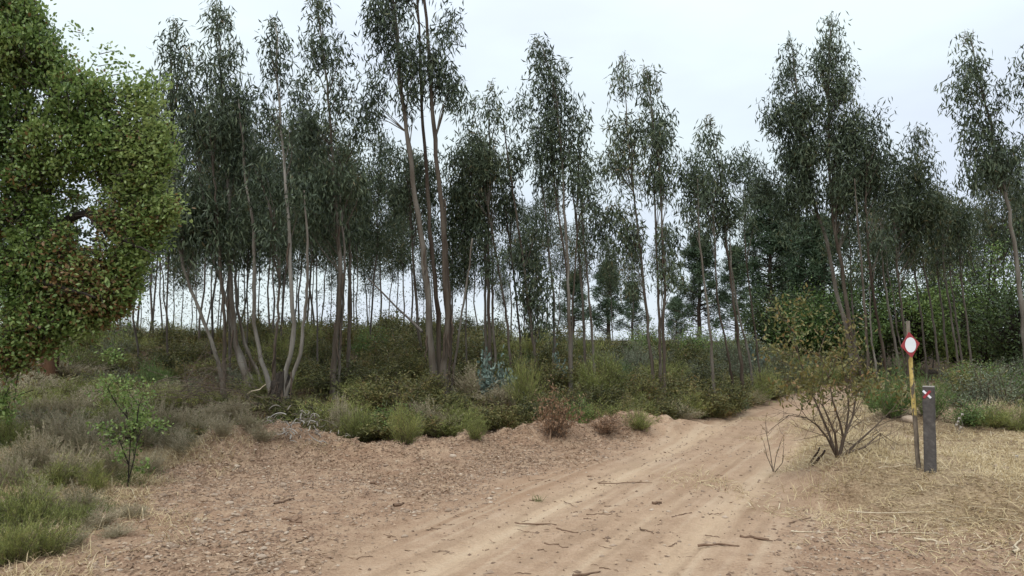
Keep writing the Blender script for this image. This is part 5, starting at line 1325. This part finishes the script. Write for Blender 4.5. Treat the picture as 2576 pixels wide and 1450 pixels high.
# curled grey bark strips
gi = 0
for i in range(90):
    xv = random.gauss(770, 55); yv = random.uniform(1060, 1128)
    b = hit(xv, yv); n = 7; ln = random.uniform(.10, .26); a = random.uniform(0, 6.28); arc = random.uniform(.8, 3.2); h = random.uniform(.0, .30) ** 1.3
    t = np.linspace(-.5, .5, n) * arc; rad = ln / arc; dn = random.choice((-1, 1, 1))
    e1 = np.array((math.cos(a), math.sin(a), random.uniform(-.5, .5))); e2 = np.array((random.uniform(-.4, .4), random.uniform(-.4, .4), dn))
    pth = e1 * np.sin(t)[:, None] * rad + e2 * (np.cos(t)[:, None] - 1) * rad
    pth[:, 2] += .02 + h - pth[:, 2].min()
    w_ = random.uniform(.004, .010)
    side = np.array((-math.sin(a), math.cos(a), random.uniform(-.6, .6))) * w_
    V = np.concatenate((pth - side, pth + side, pth + side + np.array((0, 0, .004)), pth - side + np.array((0, 0, .004))))
    q = []
    for j in range(n - 1):
        for (u, v_) in ((0, 1), (1, 2), (2, 3), (3, 0)): q.append((u * n + j, v_ * n + j, v_ * n + j + 1, u * n + j + 1))
    g = Geo(); g.add(V, q, None, np.full(len(V), random.uniform(.3, 1)))
    tag(link("bark_strip", g.mesh("bark_strip", M["bark_strip"], True), None, (b[0], b[1], b[2])), "curled grey strip of fallen bark in the heap below the curved white stem", "bark", "fallen bark strips")
# stump mound of the curved stool
b = np.array((*P(706, 1010, 13.4)[:2], 0)); b[2] = zg(b[0], b[1])
root = thing("stump", b, "dark rotten stump wrapped in roots at the foot of the curved white stem", "stump")
bm = bmesh.new(); bmesh.ops.create_icosphere(bm, subdivisions=5, radius=1.0)
co = np.array([v.co for v in bm.verts]); an = np.arctan2(co[:, 1], co[:, 0])
rid = fbm(an * 4.5 + 20, co[:, 2] * 1.2, 3, 4) ; lum_ = fbm(co[:, 0] * 2.2 + co[:, 2] * 1.6 + 9, co[:, 1] * 2.2 + co[:, 2], 3, 6)
co = co * np.array((.17, .15, .40)) * (.45 + .55 * rid + .6 * lum_)[:, None]
co[:, 0] += .10 * np.clip(co[:, 2], -1, .4)
for v, c in zip(bm.verts, co): v.co = c + np.array((-.03, .06, .24))
me = bpy.data.meshes.new("root_ball"); bm.to_mesh(me); bm.free(); me.materials.append(M["oak_bark"])
me.polygons.foreach_set("use_smooth", np.ones(len(me.polygons), bool))
link("root_ball", me, root)
for _ in range(26):
    a_ = random.uniform(0, 6.28); z0 = random.uniform(.15, .62); r_ = .13 * (1.15 - z0)
    p0 = np.array((math.cos(a_) * r_ - .03, math.sin(a_) * r_ + .05, z0)); n = 5
    pts_ = np.array([p0 + np.array((math.cos(a_) * .05 * q * random.uniform(.3, 1), math.sin(a_) * .05 * q * random.uniform(.3, 1), -.09 * q + random.uniform(-.02, .02))) for q in range(n)])
    g = Geo(); tubes(g, pts_[None], np.array([[.010, .014, .012, .009, .004]]) * random.uniform(.5, 1.1), 4, True)
    link("root", g.mesh("root", M["twig"], True), root)
# white curled dry leaves by the post
for i, (xv, yv) in enumerate([(2405, 1078), (2412, 1062), (2420, 1052), (2409, 1070), (2415, 1085), (2555, 1160)]):
    b = hit(xv, 1095 if i < 5 else 1168); p = P(xv, yv, b[1]); h = max(p[2] - b[2], .03)
    g = Geo(); t = np.linspace(0, 1, 5)
    pth = np.stack((.02 * np.sin(t * 4), np.zeros(5), -.02 + (h + .05) * t), 1); pth2 = pth[-2:]
    tubes(g, pth[None], np.full((1, 5), .003), 3, False)
    tubes(g, np.stack((np.linspace(0, .03, 4), np.zeros(4), h + .02 + .04 * np.sin(np.linspace(.3, 3, 4))), 1)[None], np.array([[.004, .011, .010, .003]]), 5, True, [1.0])
    tag(link("dry_seed_stalk", g.mesh("dry_seed_stalk", M["bark_strip"], True), None, tuple(b)), "white curled dry stalk right of the grey post" if i < 5 else "small white curled stalk at the right edge of the mound", "stalk", "white dry stalks by the post" if i < 5 else None)

# ------------------------------------------------------------------ posts and sign
def plain(name, stops, scale, bump=.3, rough=.7, stretch=None, metal=0):
    m, t, b, o = new_mat(name)
    t.links.new(ramp(t, noise_n(t, scale, 5, .6, None, stretch), stops), b.inputs["Base Color"])
    b.inputs["Roughness"].default_value = rough; b.inputs["Metallic"].default_value = metal
    bump_n(t, b, noise_n(t, scale * 2.5, 4, .6, None, stretch), bump, .006)
    return m
M["post"] = plain("recycled_plastic", [(.3, (.048, .041, .037)), (.55, (.080, .070, .064)), (.75, (.13, .115, .105))], 26.0, .5, .8)
M["post_top"] = plain("post_cap", [(.3, (.16, .14, .12)), (.7, (.26, .23, .20))], 30.0, .3, .8)
M["red"] = plain("red_paint", [(.3, (.26, .020, .028)), (.7, (.36, .035, .045))], 12.0, .1, .5)
M["white"] = plain("white_paint", [(.3, (.74, .76, .80)), (.7, (.84, .85, .88))], 9.0, .1, .45)
def pole_mat():
    m, t, b, o = new_mat("weathered_pole")
    tcn = t.nodes.new("ShaderNodeTexCoord"); sp = t.nodes.new("ShaderNodeSeparateXYZ"); t.links.new(tcn.outputs["Object"], sp.inputs[0])
    n1 = noise_n(t, 18.0, 5, .65, None, (1, 1, .3)); n2 = noise_n(t, 60.0, 3, .6, None, (1, 1, .4))
    wood = ramp(t, n1, [(.3, (.065, .050, .036)), (.55, (.16, .125, .092)), (.75, (.27, .225, .175))])
    paint = ramp(t, n2, [(.3, (.40, .28, .065)), (.7, (.60, .46, .16))])
    z = math_n(t, 'ADD', sp.outputs["Z"], math_n(t, 'MULTIPLY_ADD', n1, .10, -.05))
    band = math_n(t, 'MULTIPLY', sstep_n(t, z, .500, .515), sstep_n(t, z, 1.125, 1.10))
    chips = sstep_n(t, math_n(t, 'ADD', math_n(t, 'MULTIPLY', n1, .6), math_n(t, 'MULTIPLY', n2, .4)), .44, .50)
    t.links.new(mixc(t, math_n(t, 'MULTIPLY', band, chips), wood, paint), b.inputs["Base Color"])
    b.inputs["Roughness"].default_value = .8
    bump_n(t, b, n2, .5, .006)
    return m
M["pole"] = pole_mat()

# grey square post
b = hit(2341, 1187)
hgt = 205 / F_PX * b[1] + .01; wd = .104
root = thing("waymark_post", b, "stout dark grey square post with a red and white cross near its top", "post", rz=math.radians(-31))
bm = bmesh.new(); bmesh.ops.create_cube(bm, size=1.0)
for v in bm.verts:
    v.co.x *= wd; v.co.y *= wd; v.co.z = -.15 if v.co.z < 0 else hgt
bmesh.ops.subdivide_edges(bm, edges=[e for e in bm.edges if abs(e.verts[0].co.z - e.verts[1].co.z) > .1], cuts=10)
bmesh.ops.bevel(bm, geom=[e for e in bm.edges if abs(e.verts[0].co.z - e.verts[1].co.z) > .01 and e.calc_face_angle(0) > .5], offset=.006, segments=2, affect='EDGES')
for v in bm.verts: v.co.x += RNG.normal(0, .0008) + (.008 * v.co.z / hgt); v.co.y += RNG.normal(0, .0008)
me = bpy.data.meshes.new("shaft"); bm.to_mesh(me); bm.free(); me.materials.append(M["post"]); link("shaft", me, root)
def slab(name, w, d, h, mat, parent, loc, rot=(0, 0, 0), bev=.002):
    bm = bmesh.new(); bmesh.ops.create_cube(bm, size=1.0)
    for v in bm.verts: v.co = Vector((v.co.x * w, v.co.y * d, v.co.z * h))
    bmesh.ops.bevel(bm, geom=bm.edges[:], offset=bev, segments=1, affect='EDGES')
    me = bpy.data.meshes.new(name); bm.to_mesh(me); bm.free(); me.materials.append(M[mat])
    o = link(name, me, parent); o.location = loc; o.rotation_euler = rot
    return o
slab("cap", wd * .98, wd * .98, .006, "post_top", root, (.008, 0, hgt + .004), (math.radians(2), 0, 0))
zc = hgt - .068
o = slab("white_stripe", .094, .003, .020, "white", root, (-.005, -wd / 2 - .002, zc), (0, math.radians(46), 0), .0008); o["label"] = "white stripe of the painted cross"
o = slab("red_stripe", .092, .003, .022, "red", root, (-.005, -wd / 2 - .0045, zc), (0, math.radians(-50), 0), .0008); o["label"] = "red stripe of the painted cross"
# leaning pole with the diamond sign
b = hit(2311, 1183)
top = P(2283, 808, b[1] + .05)
root = thing("trail_pole", b, "leaning pole with chipped yellow paint carrying a red diamond sign with white oval", "pole")
ax = top - b; n = 12; t = np.linspace(-.08, 1, n)
g = Geo(); tubes(g, (ax[None] * t[:, None] + RNG.normal(0, .0012, (n, 3)))[None], np.linspace(.022, .019, n)[None], 9, True, None, .04)
link("shaft", g.mesh("shaft", M["pole"], True), root)
sc_ = P(2285, 868, b[1]) + np.array((0, -.04, 0))
s_ = b[1] / F_PX; yaw = math.radians(23)
hd = 33 * s_
def plate(name, outline, th, mat, off, parent):
    bm = bmesh.new()
    f = [bm.verts.new((x, -off, z)) for x, z in outline]; k = [bm.verts.new((x, -off + th, z)) for x, z in outline]
    bm.faces.new(f); bm.faces.new(k[::-1]); m_ = len(f)
    for i in range(m_): bm.faces.new((f[(i + 1) % m_], f[i], k[i], k[(i + 1) % m_]))
    bmesh.ops.recalc_face_normals(bm, faces=bm.faces[:])
    me = bpy.data.meshes.new(name); bm.to_mesh(me); bm.free(); me.materials.append(M[mat])
    return link(name, me, parent)
xw = 24 * s_ / (math.cos(yaw) - .522 * math.sin(yaw))
dia = []
for (ax_, az_), (bx_, bz_) in zip([(0, -1), (1, 0), (0, 1), (-1, 0)], [(1, 0), (0, 1), (-1, 0), (0, -1)]):
    for q in (.04, .5, .96): dia.append(((ax_ + (bx_ - ax_) * q) * xw * (1 - .02 * (q == .5)), (az_ + (bz_ - az_) * q) * hd * (1 - .02 * (q == .5))))
sign = plate("sign_plate", dia, .004, "red", 0, root)
sign["label"] = "red diamond plate with a white oval"
sign.location = tuple(sc_ - b)
plate("white_oval", [(math.cos(a_) * 13.6 / 24 * xw, math.sin(a_) * 18.8 / 33 * hd) for a_ in np.linspace(0, 2 * math.pi, 40, endpoint=False)], .002, "white", .0025, sign)
for dz in (-.03, .03):
    g = Geo(); tubes(g, np.array([[(0, .006, dz), (0, .035, dz)]], float), np.array([[.006, .006]]), 6, True); link("bolt", g.mesh("bolt", M["post_top"], True), sign)
sign.rotation_euler = (0, math.radians(-6.0), yaw)
print("triangles", sum(len(m_.loops) - 2 * len(m_.polygons) for m_ in bpy.data.meshes), "objects", len(bpy.data.objects))
